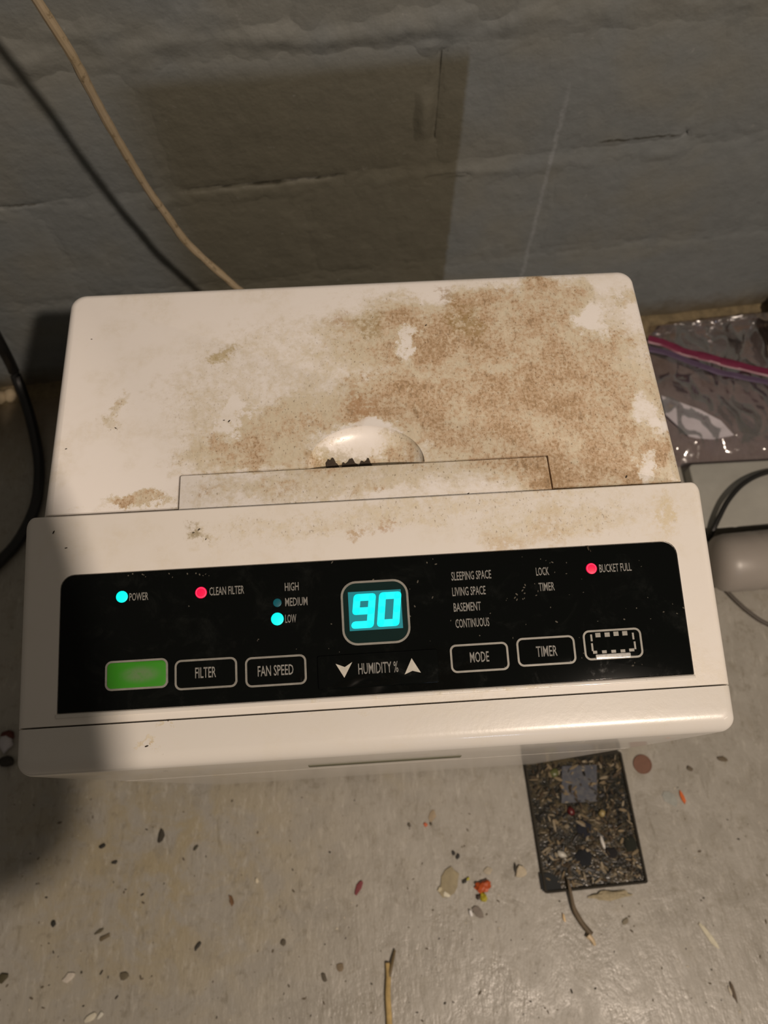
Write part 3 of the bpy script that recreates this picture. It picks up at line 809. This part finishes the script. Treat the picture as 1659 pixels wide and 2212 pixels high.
# paper inside the bag
def paper_mesh():
    ol = [(1432, 850), (1515, 880), (1560, 905), (1590, 935), (1545, 944), (1510, 942), (1492, 938), (1440, 890)]
    v, f = [], []
    P = [on_z(u, q, .014) for u, q in ol]
    c = sum(P, Vector()) / len(P)
    n = len(P)
    for kf in (0.0, .5, 1.0):
        for i, p in enumerate(P):
            q = c.lerp(p, kf); q.z = .0055 + .002 * kf * kf * (1 + noise.noise(q * 30)) 
            v.append(q)
    for kk in range(2):
        for i in range(n):
            f.append((kk * n + i, kk * n + (i + 1) % n, (kk + 1) * n + (i + 1) % n, (kk + 1) * n + i))
    bm = bmesh.new(); vs = [bm.verts.new(p) for p in v]
    for q in f: bm.faces.new([vs[i] for i in q])
    bmesh.ops.remove_doubles(bm, verts=bm.verts, dist=1e-6)
    r = bmesh.ops.solidify(bm, geom=bm.faces[:], thickness=.0004)
    return to_mesh(bm)
props(obj('paper_scrap', paper_mesh(), plain('white_paper', (0.78, .78, .80), .7, var=.05)), 'curled white paper scrap inside the clear zip bag', 'paper')

# low pale board in front of the bag
def board():
    P = [on_z(u, v, .022) for u, v in ((1487, 1003), (1487, 1140), (1790, 1150), (1790, 985))]
    x0 = P[0].x; y1 = P[0].y; y0 = on_z(1560, 1140, .022).y
    bm = prism(rrect(x0, x0 + .30, y0, y1, .007, 5)[0], 0.0005, .022, .002)
    return to_mesh(bm)
M_board = plain('dingy_white_board', (0.36, .355, .32), .5, var=.12, scale=25, bump=.15)
props(obj('pale_board', board(), M_board), 'low dingy white board on floor between the zip bag and the bottle', 'board')
# white bottle on its side
def bottle():
    a = on_z(1560, 1218, .040); L_ = .22
    prof = [(0, .004), (.002, .020), (.006, .030), (.014, .037), (.026, .0395), (.060, .040), (.064, .0388), (.068, .040), (.14, .040), (.165, .037), (.185, .026), (.195, .016), (.22, .0155)]
    v, f = [], []; n = 28
    for (x, r) in prof:
        for i in range(n):
            an = 2 * math.pi * i / n
            v.append((x, r * math.cos(an) * 1.0, .040 + r * math.sin(an)))
    for j in range(len(prof) - 1):
        for i in range(n): f.append((j * n + i, j * n + (i + 1) % n, (j + 1) * n + (i + 1) % n, (j + 1) * n + i))
    f.append(list(range(n))[::-1]); f.append([(len(prof) - 1) * n + i for i in range(n)])
    b = empty('plastic_bottle', (a.x - .018, a.y, 0), math.radians(2), label='white rounded plastic bottle lying on its side by right edge', cat='bottle')
    obj('bottle_body', pydata(v, f, ang=60), plain('milky_white_plastic', (0.31, .28, .25), .38, var=.06, scale=30), b)
    cap = loft([[(.205 + xx, rr * math.cos(2 * math.pi * i / 20), .040 + rr * math.sin(2 * math.pi * i / 20)) for i in range(20)] for xx, rr in ((0, .017), (0, .019), (.02, .019), (.022, .017))])
    obj('bottle_cap', to_mesh(cap), plain('white_cap_plastic', (.6, .58, .55), .4), b)
bottle()
# thin wires
pts = [on_z(1538, 1150, .028), on_z(1552, 1120, .034), on_z(1575, 1078, .036), on_z(1610, 1042, .034), on_z(1659, 1020, .030), on_z(1740, 1010, .027)]
pts = [on_z(1530, 1165, .010)] + pts
props(obj('thin_wire', to_mesh(tube(pts, .0036)), M_rubber), 'thin black wire arching over the dingy white board', 'wire')
pts = [on_z(1556, 1262, .003), on_z(1590, 1298, .003), on_z(1625, 1328, .003), on_z(1662, 1350, .003), on_z(1760, 1390, .003)]
props(obj('thin_wire', to_mesh(tube(pts, .0030)), plain('grey_brown_wire', (.085, .072, .058), .6)), 'thin grey brown wire on floor in front of the white bottle', 'wire')
mound(1735, 668, 'wood_lump', 'dark rotten wood lump against wall at right edge', 'wood', .040, .036, .045, plain('rotten_wood', (.03, .017, .010), .8, var=.4, scale=40, bump=.5), seed=5)

# rubble at the wall foot on the left
M_rub = plain('tan_mortar_rubble', (.62, .50, .33), .9, var=.2, scale=60, bump=.4)
mound(21, 853, 'mortar_lump', 'tan mortar lump at wall foot beside the black cable', 'rubble', .010, .011, .009, M_rub, 2, sub=2)
mound(-3, 858, 'mortar_lump', 'pale mortar lump at wall foot on the left frame edge', 'rubble', .012, .012, .010, M_rub, 3, sub=2)
mound(30, 838, 'mortar_lump', 'small tan mortar crumb tucked behind the tan lump', 'rubble', .007, .006, .006, M_rub, 4, sub=2)
# scraps beside the unit's left front corner
mound(12, 1603, 'white_scrap', 'white crumpled scrap on floor beside the left front corner', 'scrap', .009, .012, .006, plain('white_scrap', (.5, .48, .5), .7), 6, sub=2)
mound(16, 1588, 'red_scrap', 'dark red scrap on floor behind the white scrap', 'scrap', .008, .007, .006, plain('dark_red_scrap', (.09, .02, .012), .7), 7, sub=2)
mound(14, 1645, 'dark_scrap', 'dark crumb on floor in front of the white scrap', 'scrap', .010, .007, .005, plain('dark_scrap', (.03, .025, .02), .8), 8, sub=2)

# ------------------------------------------------------------------ sticky trap
tA, tB, tC, tD = [on_z(u, v, .004) for u, v in ((1137, 1640), (1347, 1625), (1393, 1908), (1170, 1931))]
tx = (tC - tD).normalized(); tcen = (tA + tB + tC + tD) / 4
trz = math.atan2(tx.y, tx.x); TW = ((tB - tA).length + (tC - tD).length) / 2; TL = ((tA - tD).length + (tB - tC).length) / 2
trap = empty('glue_trap', (tcen.x, tcen.y, 0), trz, label='black sticky pest trap covered with debris in front of dehumidifier', cat='trap')
O, _ = rrect(-TW / 2, TW / 2, -TL / 2, TL / 2, .003, 3); I, _ = rrect(-TW / 2 + .0025, TW / 2 - .0025, -TL / 2 + .0025, TL / 2 - .0025, .002, 3)
obj('tray', to_mesh(prism(O, .0003, .0026)), plain('black_tray', (.012, .011, .008), .5), trap)
obj('tray_rim', to_mesh(ring_prism(O, I, .002, .0062)), plain('tray_rim', (.022, .018, .010), .85, var=.3), trap)
def glue():
    g = G('sticky_glue'); n1 = g.noise(90, 4, .7); n2 = g.noise(300, 3)
    c = g.mix(g.step(n1, .45, .65), (.012, .012, .009), (.075, .058, .030)); c = g.mix(g.math('MULTIPLY', g.step(n2, .6, .7), .7), c, (.20, .16, .10))
    g.set(col=c, rough=.22); g.bump(n1, .5, .002); return g.m
obj('glue_layer', to_mesh(prism(I, .002, .0034)), glue(), trap)
def bits(n, seed, cols, size, zbase, W, L, flat=.5):
    bm = bmesh.new(); rnd = random.Random(seed)
    for _ in range(n):
        x, y = rnd.uniform(-W / 2, W / 2), rnd.uniform(-L / 2, L / 2)
        s = size * rnd.uniform(.4, 1.3)
        m = Matrix.Translation((x, y, zbase + s * flat * .6)) @ Euler((rnd.uniform(-.4, .4), rnd.uniform(-.4, .4), rnd.uniform(0, 6.28))).to_matrix().to_4x4() @ Matrix.Diagonal((s * rnd.uniform(.8, 2.6), s * rnd.uniform(.35, .8), s * flat, 1))
        r = bmesh.ops.create_icosphere(bm, subdivisions=1, radius=1, matrix=m)
        ci = rnd.randrange(cols)
        for q in {f for vv in r['verts'] for f in vv.link_faces}: q.material_index = ci
    return to_mesh(bm)
obj('stuck_debris', bits(560, 11, 5, .0026, .0034, TW - .012, TL - .012), [plain('debris_tan', (.24, .185, .11), .9, var=.4), plain('debris_brown', (.07, .048, .025), .8, var=.4), plain('debris_black', (.012, .011, .010), .5), plain('debris_pale', (.30, .25, .17), .8, var=.3), plain('debris_dark', (.03, .022, .012), .7)], trap, kind='stuff')
def on_trap(u, v):
    p = on_z(u, v, .005) - Vector((tcen.x, tcen.y, 0)); c, s = math.cos(-trz), math.sin(-trz)
    return p.x * c - p.y * s, p.x * s + p.y * c
def trap_bit(u, v, sx, sy, sz, col, name, rz=0, seed=1, rough=.4, label=None):
    x, y = on_trap(u, v)
    bm = bmesh.new(); bmesh.ops.create_icosphere(bm, subdivisions=2, radius=1)
    for q in bm.verts:
        d = 1 + .35 * noise.noise(q.co * 1.7 + Vector((seed, 2, seed)))
        q.co = Vector((q.co.x * sx * d, q.co.y * sy * d, q.co.z * sz * d))
    bm.transform(Matrix.Translation((x, y, .0038 + sz * .5)) @ Matrix.Rotation(rz, 4, 'Z'))
    obj(name, to_mesh(bm, ang=60), plain(name + '_surface', col, rough, var=.25), trap, label=label)
trap_bit(1233, 1752, .0045, .0055, .003, (.10, .008, .008), 'red_crumb', .4, 1)
trap_bit(1300, 1756, .0042, .0042, .0035, (.36, .28, .12), 'cream_seed', 0, 2)
trap_bit(1197, 1669, .0055, .0055, .0028, (.10, .11, .035), 'olive_crumb', 0, 3)
trap_bit(1301, 1818, .0022, .0085, .002, (.62, .60, .55), 'white_flake', .15, 4)
trap_bit(1213, 1845, .0065, .0038, .002, (.50, .48, .42), 'pale_curl', -.4, 5)
trap_bit(1262, 1790, .0085, .010, .0012, (.012, .014, .022), 'dark_clump', 0, 6, rough=.95)
trap_bit(1262, 1852, .010, .010, .0012, (.010, .012, .016), 'dark_clump', 0, 7, rough=.95)
trap_bit(1322, 1842, .007, .006, .0012, (.012, .011, .012), 'dark_clump', 0, 9, rough=.95)
trap_bit(1363, 1825, .008, .010, .0012, (.014, .016, .010), 'dark_clump', 0, 10, rough=.95)
def oblong():
    P = [on_trap(u, v) for u, v in ((1213, 1735), (1290, 1731), (1289, 1652), (1214, 1655))]
    return to_mesh(prism(P, .0036, .0050), smooth=False)
def oblong_mat():
    g = G('dull_blue_oblong'); n1 = g.noise(150, 4, .7)
    g.set(col=g.mix(g.step(n1, .42, .62), (.038, .044, .062), (.075, .075, .080)), rough=.5); return g.m
obj('blue_oblong', oblong(), oblong_mat(), trap, label='dull blue card stuck in the glue')  # flat dull blue rectangle on the trap surface
def blank():
    P = [on_trap(u, v) for u, v in ((1172, 1925), (1214, 1920), (1206, 1896), (1186, 1884), (1166, 1888))]
    return to_mesh(prism(P, .0036, .0048), smooth=False)
obj('bare_corner', blank(), plain('bare_black_plastic', (.008, .010, .011), .8), trap)

# ------------------------------------------------------------------ litter on the floor
def chip(u, v, l, w_, h, col, name, label, cat, ang=0.0, seed=1, rough=.7, n=9, curl=0.0):
    """a thin irregular flake lying on the floor; ang = direction of its length"""
    rnd = random.Random(seed); p = on_z(u, v, h)
    o = []
    for i in range(n):
        a = 2 * math.pi * i / n; k_ = 1 + rnd.uniform(-.28, .22)
        o.append((l / 2 * math.cos(a) * k_, w_ / 2 * math.sin(a) * k_))
    bm = prism(o, 0.0004, h, min(h, w_) * .25)
    for q in bm.verts: q.co.z += curl * (q.co.x / l * 2) ** 2
    ob = obj(name, to_mesh(bm, ang=50), plain(name + '_surface', col, rough, var=.2, scale=150))
    ob.location = (p.x, p.y, 0); ob.rotation_euler = (0, 0, ang)
    return props(ob, label, cat)
chip(348, 1806, .017, .007, .0025, (.035, .028, .016), 'dead_leaf_bit', 'largest dark leaf bit on floor left of centre', 'leaf', 1.25, 1, curl=.002)
chip(220, 1828, .007, .005, .0025, (.02, .018, .014), 'dark_crumb', 'dark crumb at the shadow edge left of the leaf bit', 'crumb', .3, 2)
chip(247, 1863, .008, .004, .0020, (.03, .026, .02), 'dark_crumb', 'dark crumb just below the shadow edge crumb', 'crumb', .3, 3)
chip(422, 1831, .009, .0035, .0016, (.06, .055, .035), 'dark_crumb', 'thin dark crumb right of the largest leaf bit', 'crumb', .8, 4)
chip(427, 2044, .010, .004, .002, (.035, .032, .022), 'dark_crumb', 'slanted dark crumb on the yellowed floor below the leaf', 'crumb', .95, 5)
chip(114, 1996, .007, .006, .002, (.02, .02, .015), 'dark_crumb', 'dark crumb lying in the shadow at lower left', 'crumb', 1.2, 6)
chip(214, 2012, .013, .004, .0015, (.10, .085, .05), 'brown_flake', 'long brown flake at lower left beside the shadow', 'flake', .5, 7)
chip(225, 2025, .015, .005, .0015, (.13, .10, .055), 'brown_flake', 'tan brown flake just under the long brown flake', 'flake', .35, 8)
chip(500, 1945, .005, .013, .0018, (.15, .075, .03), 'brown_flake', 'hooked reddish brown flake on floor left of the red shard', 'flake', .3, 9, curl=.002)
chip(555, 1902, .0035, .007, .0018, (.62, .56, .42), 'cream_grain', 'tiny cream grain above the hooked flake', 'grain', .2, 10)
chip(775, 1918, .018, .0065, .0016, (.20, .038, .045), 'red_shard', 'narrow dark red shard on floor below the front centre', 'shard', 1.05, 11, curl=.001)
chip(611, 2036, .007, .007, .002, (.09, .075, .05), 'dark_crumb', 'round brown crumb on floor left of the straw', 'crumb', 0, 12)
chip(700, 2113, .006, .010, .0018, (.09, .075, .05), 'brown_flake', 'short brown flake on floor left of the straw tip', 'flake', .3, 13)
chip(735, 2090, .010, .008, .0012, (.20, .15, .09), 'brown_flake', 'pale tan flake beside the short brown flake', 'flake', .3, 14)
chip(919, 1781, .0045, .005, .002, (.55, .13, .05), 'orange_crumb', 'tiny orange crumb beneath the front edge centre', 'crumb', .2, 15)
chip(934, 1762, .016, .009, .0009, (.34, .27, .18), 'tan_film', 'faint tan peel behind the tiny orange crumb', 'flake', 1.1, 16)
chip(931, 1780, .003, .004, .0018, (.08, .065, .04), 'dark_crumb', 'dark speck right beside the tiny orange crumb', 'crumb', .4, 17)
chip(884, 1782, .004, .006, .0018, (.10, .085, .06), 'dark_crumb', 'dark speck left of the tiny orange crumb', 'crumb', .4, 18)
chip(980, 1843, .004, .006, .002, (.025, .022, .018), 'black_crumb', 'upper of two black crumbs above the yellow peel', 'crumb', .5, 19)
chip(989, 1850, .004, .006, .002, (.02, .018, .015), 'black_crumb', 'lower of two black crumbs above the yellow peel', 'crumb', -.5, 20)
chip(972, 1905, .034, .024, .0012, (.31, .265, .165), 'yellow_peel', 'flat yellowish peel on floor left of orange leaf bit', 'peel', 1.0, 21, n=12, curl=.001)
chip(964, 1932, .009, .006, .003, (.70, .66, .52), 'cream_crumb', 'cream crumb on the near edge of the yellowish peel', 'crumb', -.3, 22)
chip(950, 1922, .006, .005, .0024, (.55, .49, .33), 'cream_crumb', 'duller cream crumb left end of the yellowish peel', 'crumb', .5, 23)
chip(1004, 1904, .007, .004, .003, (.03, .028, .02), 'black_crumb', 'black crumb on the right edge of the yellowish peel', 'crumb', .5, 24)
chip(1011, 1899, .005, .003, .003, (.45, .42, .05), 'yellow_speck', 'tiny bright yellow speck beside the black crumb', 'speck', .5, 25)
lf = empty('orange_leaf_bit', tuple(on_z(1043, 1914, 0)), .2, label='crumpled orange leaf bit with yellow tip on floor', cat='leaf')
def crumple(sx, sy, sz, seed, off=(0, 0, 0)):
    bm = bmesh.new(); bmesh.ops.create_icosphere(bm, subdivisions=3, radius=1)
    for q in bm.verts:
        d = 1 + .6 * noise.noise(q.co * 2.1 + Vector((seed, seed, 1)))
        q.co = Vector((q.co.x * sx * d + off[0], q.co.y * sy * d + off[1], max(0.0003, sz + q.co.z * sz * d)))
    return to_mesh(bm, ang=40)
obj('leaf_blade', crumple(.0085, .0060, .0042, 3), plain('orange_leaf', (.50, .085, .012), .5, var=.3, scale=200), lf)
obj('leaf_tip', crumple(.004, .005, .0025, 6, (-.003, -.011, 0)), plain('yellow_leaf_tip', (.42, .36, .02), .5, var=.3, scale=200), lf)
chip(1034, 1938, .006, .005, .004, (.05, .03, .02), 'dark_crumb', 'dark crumb under the orange leaf bit yellow tip', 'crumb', .5, 26)
chip(1125, 1884, .014, .013, .0040, (.50, .43, .31), 'cream_pebble', 'cream pebble left of the sticky trap', 'pebble', .3, 27)
chip(1114, 1876, .004, .012, .003, (.035, .03, .02), 'dark_sliver', 'dark sliver along the left side of cream pebble', 'sliver', 0, 28)
chip(1054, 1881, .012, .008, .0012, (.42, .37, .28), 'tan_film', 'faint tan peel behind the orange leaf bit', 'flake', .2, 29)
chip(1017, 1972, .004, .008, .004, (.9, .88, .85), 'white_glint', 'shiny white bead on floor below the orange leaf bit', 'glint', .1, 30, rough=.1)  # floor glint put in as a bright white flake
chip(1033, 1970, .013, .016, .002, (.20, .17, .14), 'brown_flake', 'grey brown flake right beside the shiny white bead', 'flake', .6, 31)
chip(1219, 1983, .003, .010, .003, (.85, .62, .35), 'golden_glint', 'shiny golden glint on floor below the sticky trap', 'sliver', .05, 32, rough=.15)  # another glint, its golden shine set as the flake's colour
chip(1475, 1722, .0045, .016, .002, (.62, .13, .02), 'orange_shard', 'bright orange shard on floor right of the sticky trap', 'shard', .28, 33)
chip(1449, 1725, .014, .020, .0006, (.33, .34, .31), 'grey_film', 'flat grey paint peel left of the bright orange shard', 'flake', .8, 34)
chip(1532, 2022, .006, .031, .0016, (.62, .58, .44), 'pale_husk', 'pale slender husk on floor at lower right', 'husk', .55, 35, curl=0)
chip(1586, 2146, .004, .020, .0018, (.10, .07, .04), 'brown_husk', 'thin brown husk near lower right corner', 'husk', .14, 36)
chip(1578, 2141, .003, .010, .0016, (.55, .5, .4), 'pale_sliver', 'short pale sliver against the thin brown husk', 'sliver', .14, 37)
chip(148, 2112, .015, .009, .002, (.55, .50, .43), 'paint_chip', 'pale paint chip on floor near lower left corner', 'chip', .5, 38)
chip(196, 2198, .016, .008, .002, (.60, .56, .45), 'paint_chip', 'pale paint chip on the bottom frame edge at left', 'chip', .5, 39)
chip(216, 2194, .008, .005, .002, (.62, .60, .52), 'paint_chip', 'smaller pale chip right of the bottom edge chip', 'chip', .9, 40)
chip(268, 2108, .010, .009, .002, (.12, .10, .06), 'dark_crumb', 'brown crumb right of the lower left paint chip', 'crumb', .5, 41)
chip(5, 2112, .012, .010, .003, (.06, .05, .02), 'dark_crumb', 'dark olive crumb on the left frame edge at bottom', 'crumb', .5, 42)
chip(1352, 1990, .010, .006, .0014, (.22, .19, .13), 'brown_flake', 'tan flake on floor right below the sticky trap', 'flake', .5, 43)
chip(1560, 1640, .016, .007, .0016, (.13, .10, .06), 'brown_flake', 'brown flake on floor right of the copper coin', 'flake', -.3, 44)
chip(1490, 1660, .010, .007, .0016, (.12, .095, .06), 'brown_flake', 'small brown flake nearest the copper coin right side', 'flake', -.6, 45)
# coin: round, with a raised rim
cn = on_z(1388, 1651, .001)
coin = empty('copper_coin', (cn.x, cn.y, 0), label='round brown copper coin on floor beside the trap', cat='coin')
def disc(r, n=36): return [(r * math.cos(2 * math.pi * i / n), r * math.sin(2 * math.pi * i / n)) for i in range(n)]
M_coin = plain('brown_copper', (.17, .085, .055), .5, .4, var=.12, scale=200)
obj('coin_disc', to_mesh(prism(disc(.0112), .0002, .0013)), M_coin, coin)
obj('coin_rim', to_mesh(ring_prism(disc(.0116), disc(.0106), .0002, .0016)), M_coin, coin)
# straw with a forked end, and the twig
st = empty('dry_straw', tuple(on_z(838, 2140, 0)), label='golden dry straw with forked tip at the bottom edge', cat='straw')
def world_child(o, par): o.matrix_parent_inverse = Matrix.Translation(-par.location); return o
M_straw = plain('golden_straw', (.55, .40, .17), .4, var=.3, scale=90)
world_child(obj('straw_stem', to_mesh(tube([on_z(*q) for q in ((837, 2080, .003), (839, 2110, .004), (838, 2150, .004), (841, 2215, .003), (840, 2300, .003))], lambda t: .0026 + .0012 * t, 8)), M_straw, st), st)
world_child(obj('straw_fork', to_mesh(tube([on_z(*q) for q in ((839, 2112, .004), (846, 2085, .005), (853, 2052, .003))], lambda t: .0026 - .0014 * t, 8)), plain('brown_straw', (.14, .10, .045), .5), st), st)
tw = empty('curved_twig', tuple(on_z(1255, 1985, 0)), label='curved brown twig with pale tip below the sticky trap', cat='twig')
world_child(obj('twig_stem', to_mesh(tube([on_z(*q) for q in ((1227, 1900, .010), (1234, 1935, .008), (1241, 1965, .005), (1258, 1995, .004), (1277, 2018, .003))], lambda t: .0014 + .0030 * t * (1.6 - t), 8, wob=.3)), plain('brown_twig', (.13, .095, .055), .7, var=.3), tw), tw)
world_child(obj('twig_tip', to_mesh(tube([on_z(*q) for q in ((1270, 2020, .004), (1279, 2030, .004), (1285, 2042, .003))], lambda t: .0036 - .002 * t, 8)), plain('pale_twig_tip', (.55, .42, .25), .5), tw), tw)
# crumbs along the near edge of the trap
mound(1316, 1934, 'pale_crumb', 'pale crumb pile along the near edge of sticky trap', 'crumb', .022, .0045, .002, plain('pale_crumb', (.40, .34, .22), .9, var=.3, scale=300), 4, trz, rough=.6)
# uncountable grit
def grit():
    bm = bmesh.new(); rnd = random.Random(21)
    for _ in range(420):
        u, v = rnd.uniform(-60, 1720), rnd.uniform(1690, 2300)
        if 1120 < u < 1410 and v < 1945: continue
        if u < 1100 and v < 1720: continue
        p = on_z(u, v, 0); s = rnd.choice((.0005, .0007, .0010, .0014)) * rnd.uniform(.6, 1.2)
        r = bmesh.ops.create_icosphere(bm, subdivisions=1, radius=1, matrix=Matrix.Translation((p.x, p.y, s * .25)) @ Matrix.Rotation(rnd.uniform(0, 6.28), 4, 'Z') @ Matrix.Diagonal((s * rnd.uniform(1, 2.2), s * .8, s * .35, 1)))
        ci = rnd.choice((0, 0, 0, 1, 1, 2))
        for q in {f for vv in r['verts'] for f in vv.link_faces}: q.material_index = ci
    return to_mesh(bm)
props(obj('floor_grit', grit(), [plain('grit_brown', (.13, .105, .07), .9, var=.3), plain('grit_dark', (.05, .042, .03), .9, var=.3), plain('grit_pale', (.55, .50, .40), .9, var=.2)]),
      'scattered dark and pale grit over the concrete floor', 'grit', kind='stuff')

# ------------------------------------------------------------------ the person taking the picture (behind the lens; casts the shadow on the left)
def body():
    V = [(-.02, -.90, .93), (-.02, -.86, 1.10), (-.02, -.80, 1.28), (-.02, -.74, 1.42), (-.015, -.715, 1.47), (-.01, -.69, 1.54), (-.005, -.65, 1.63), (-.005, -.66, 1.70)]
    E_ = [(i, i + 1) for i in range(7)]
    Rr = [.145, .130, .150, .105, .055, .062, .088, .070]
    def add(p, r, to):
        V.append(p); Rr.append(r); E_.append((to, len(V) - 1)); return len(V) - 1
    for sx in (1, -1):
        hip = add((-.02 + sx * .10, -.905, .86), .092, 0); kn = add((-.02 + sx * .12, -.88, .49), .058, hip)
        an = add((-.02 + sx * .13, -.93, .09), .040, kn); ft = add((-.02 + sx * .135, -.86, .045), .040, an); add((-.02 + sx * .145, -.76, .032), .030, ft)
        sh = add((-.02 + sx * .165, -.73, 1.40), .062, 3)
        if sx == 1: el, wr, hd = (.122, -.615, 1.075), (.068, -.375, 1.055), (.048, -.315, 1.055)
        else: el, wr, hd = (-.20, -.62, 1.10), (-.09, -.375, 1.055), (-.06, -.315, 1.055)
        e_ = add(el, .048, sh); w_ = add(wr, .030, e_); h_ = add(hd, .034, w_)
        for k_ in range(4):
            a = add((hd[0] - sx * .004, hd[1] + .035, hd[2] - .028 + .019 * k_), .0092, h_)
            b = add((hd[0] - sx * .022, hd[1] + .052 + (.008 if k_ in (1, 2) else 0), hd[2] - .028 + .019 * k_), .0080, a)
            add((hd[0] - sx * .040, hd[1] + .046, hd[2] - .028 + .019 * k_), .0070, b)
        a = add((hd[0] - sx * .020, hd[1] + .005, hd[2] + .046), .0105, h_); add((hd[0] - sx * .036, hd[1] + .022, hd[2] + .052), .0085, a)
    me = bpy.data.meshes.new('body'); me.from_pydata(V, E_, [])
    o = bpy.data.objects.new('tmp', me); COL.objects.link(o)
    o.modifiers.new('s', 'SKIN')
    for i, r in enumerate(Rr):
        sv = me.skin_vertices[0].data[i]; sv.radius = (r, r); sv.use_root = (i == 0)
    m = o.modifiers.new('u', 'SUBSURF'); m.levels = 2; m.render_levels = 2
    dg = bpy.context.evaluated_depsgraph_get(); dg.update()
    res = bpy.data.meshes.new_from_object(o.evaluated_get(dg)); bpy.data.objects.remove(o)
    res.polygons.foreach_set('use_smooth', [True] * len(res.polygons))
    for q in res.polygons:
        c = q.center
        q.material_index = 2 if c.z > 1.49 or (c.y > -.40 and c.z > .9) else (1 if c.z > .93 else (0 if c.z > .10 else 3))
    return res
SHADOW = True
if SHADOW:
    pr = empty('person', (-.02, -.90, 0), label='person in dark jacket leaning over with both forearms raised, behind the lens', cat='person')
    M_skin = plain('skin', (.52, .33, .24), .5, var=.06)
    bd = world_child(obj('body', body(), [plain('blue_jeans', (.05, .07, .12), .8), plain('charcoal_jacket', (.035, .035, .04), .85), M_skin, plain('dark_shoes', (.03, .025, .02), .6)], pr), pr)
    bm = bmesh.new(); bmesh.ops.create_uvsphere(bm, u_segments=24, v_segments=16, radius=1, matrix=Matrix.Translation((-.005, -.675, 1.70)) @ Matrix.Diagonal((.088, .105, .088, 1)))
    bmesh.ops.delete(bm, geom=[q for q in bm.verts if q.co.z < 1.66 and q.co.y > -.70], context='VERTS')
    world_child(obj('hair', to_mesh(bm, ang=180), plain('brown_hair', (.05, .03, .018), .6), pr), pr)
    bm = bmesh.new()
    bmesh.ops.create_icosphere(bm, subdivisions=2, radius=1, matrix=Matrix.Translation((-.005, -.565, 1.63)) @ Matrix.Diagonal((.013, .020, .022, 1)))
    world_child(obj('nose', to_mesh(bm, ang=180), M_skin, pr), pr)
    for sx in (-1, 1):
        bm = bmesh.new(); bmesh.ops.create_icosphere(bm, subdivisions=2, radius=1, matrix=Matrix.Translation((-.005 + sx * .083, -.655, 1.635)) @ Matrix.Diagonal((.010, .018, .030, 1)))
        world_child(obj('ear', to_mesh(bm, ang=180), M_skin, pr), pr)
        bm = bmesh.new(); bmesh.ops.create_icosphere(bm, subdivisions=2, radius=1, matrix=Matrix.Translation((-.005 + sx * .031, -.580, 1.655)) @ Matrix.Diagonal((.012, .010, .010, 1)))
        world_child(obj('eye', to_mesh(bm, ang=180), plain('eye', (.5, .48, .45), .2), pr), pr)
    bm = bmesh.new(); bmesh.ops.create_icosphere(bm, subdivisions=2, radius=1, matrix=Matrix.Translation((-.005, -.572, 1.588)) @ Matrix.Diagonal((.024, .010, .007, 1)))
    world_child(obj('mouth', to_mesh(bm, ang=180), plain('lips', (.38, .15, .13), .5), pr), pr)
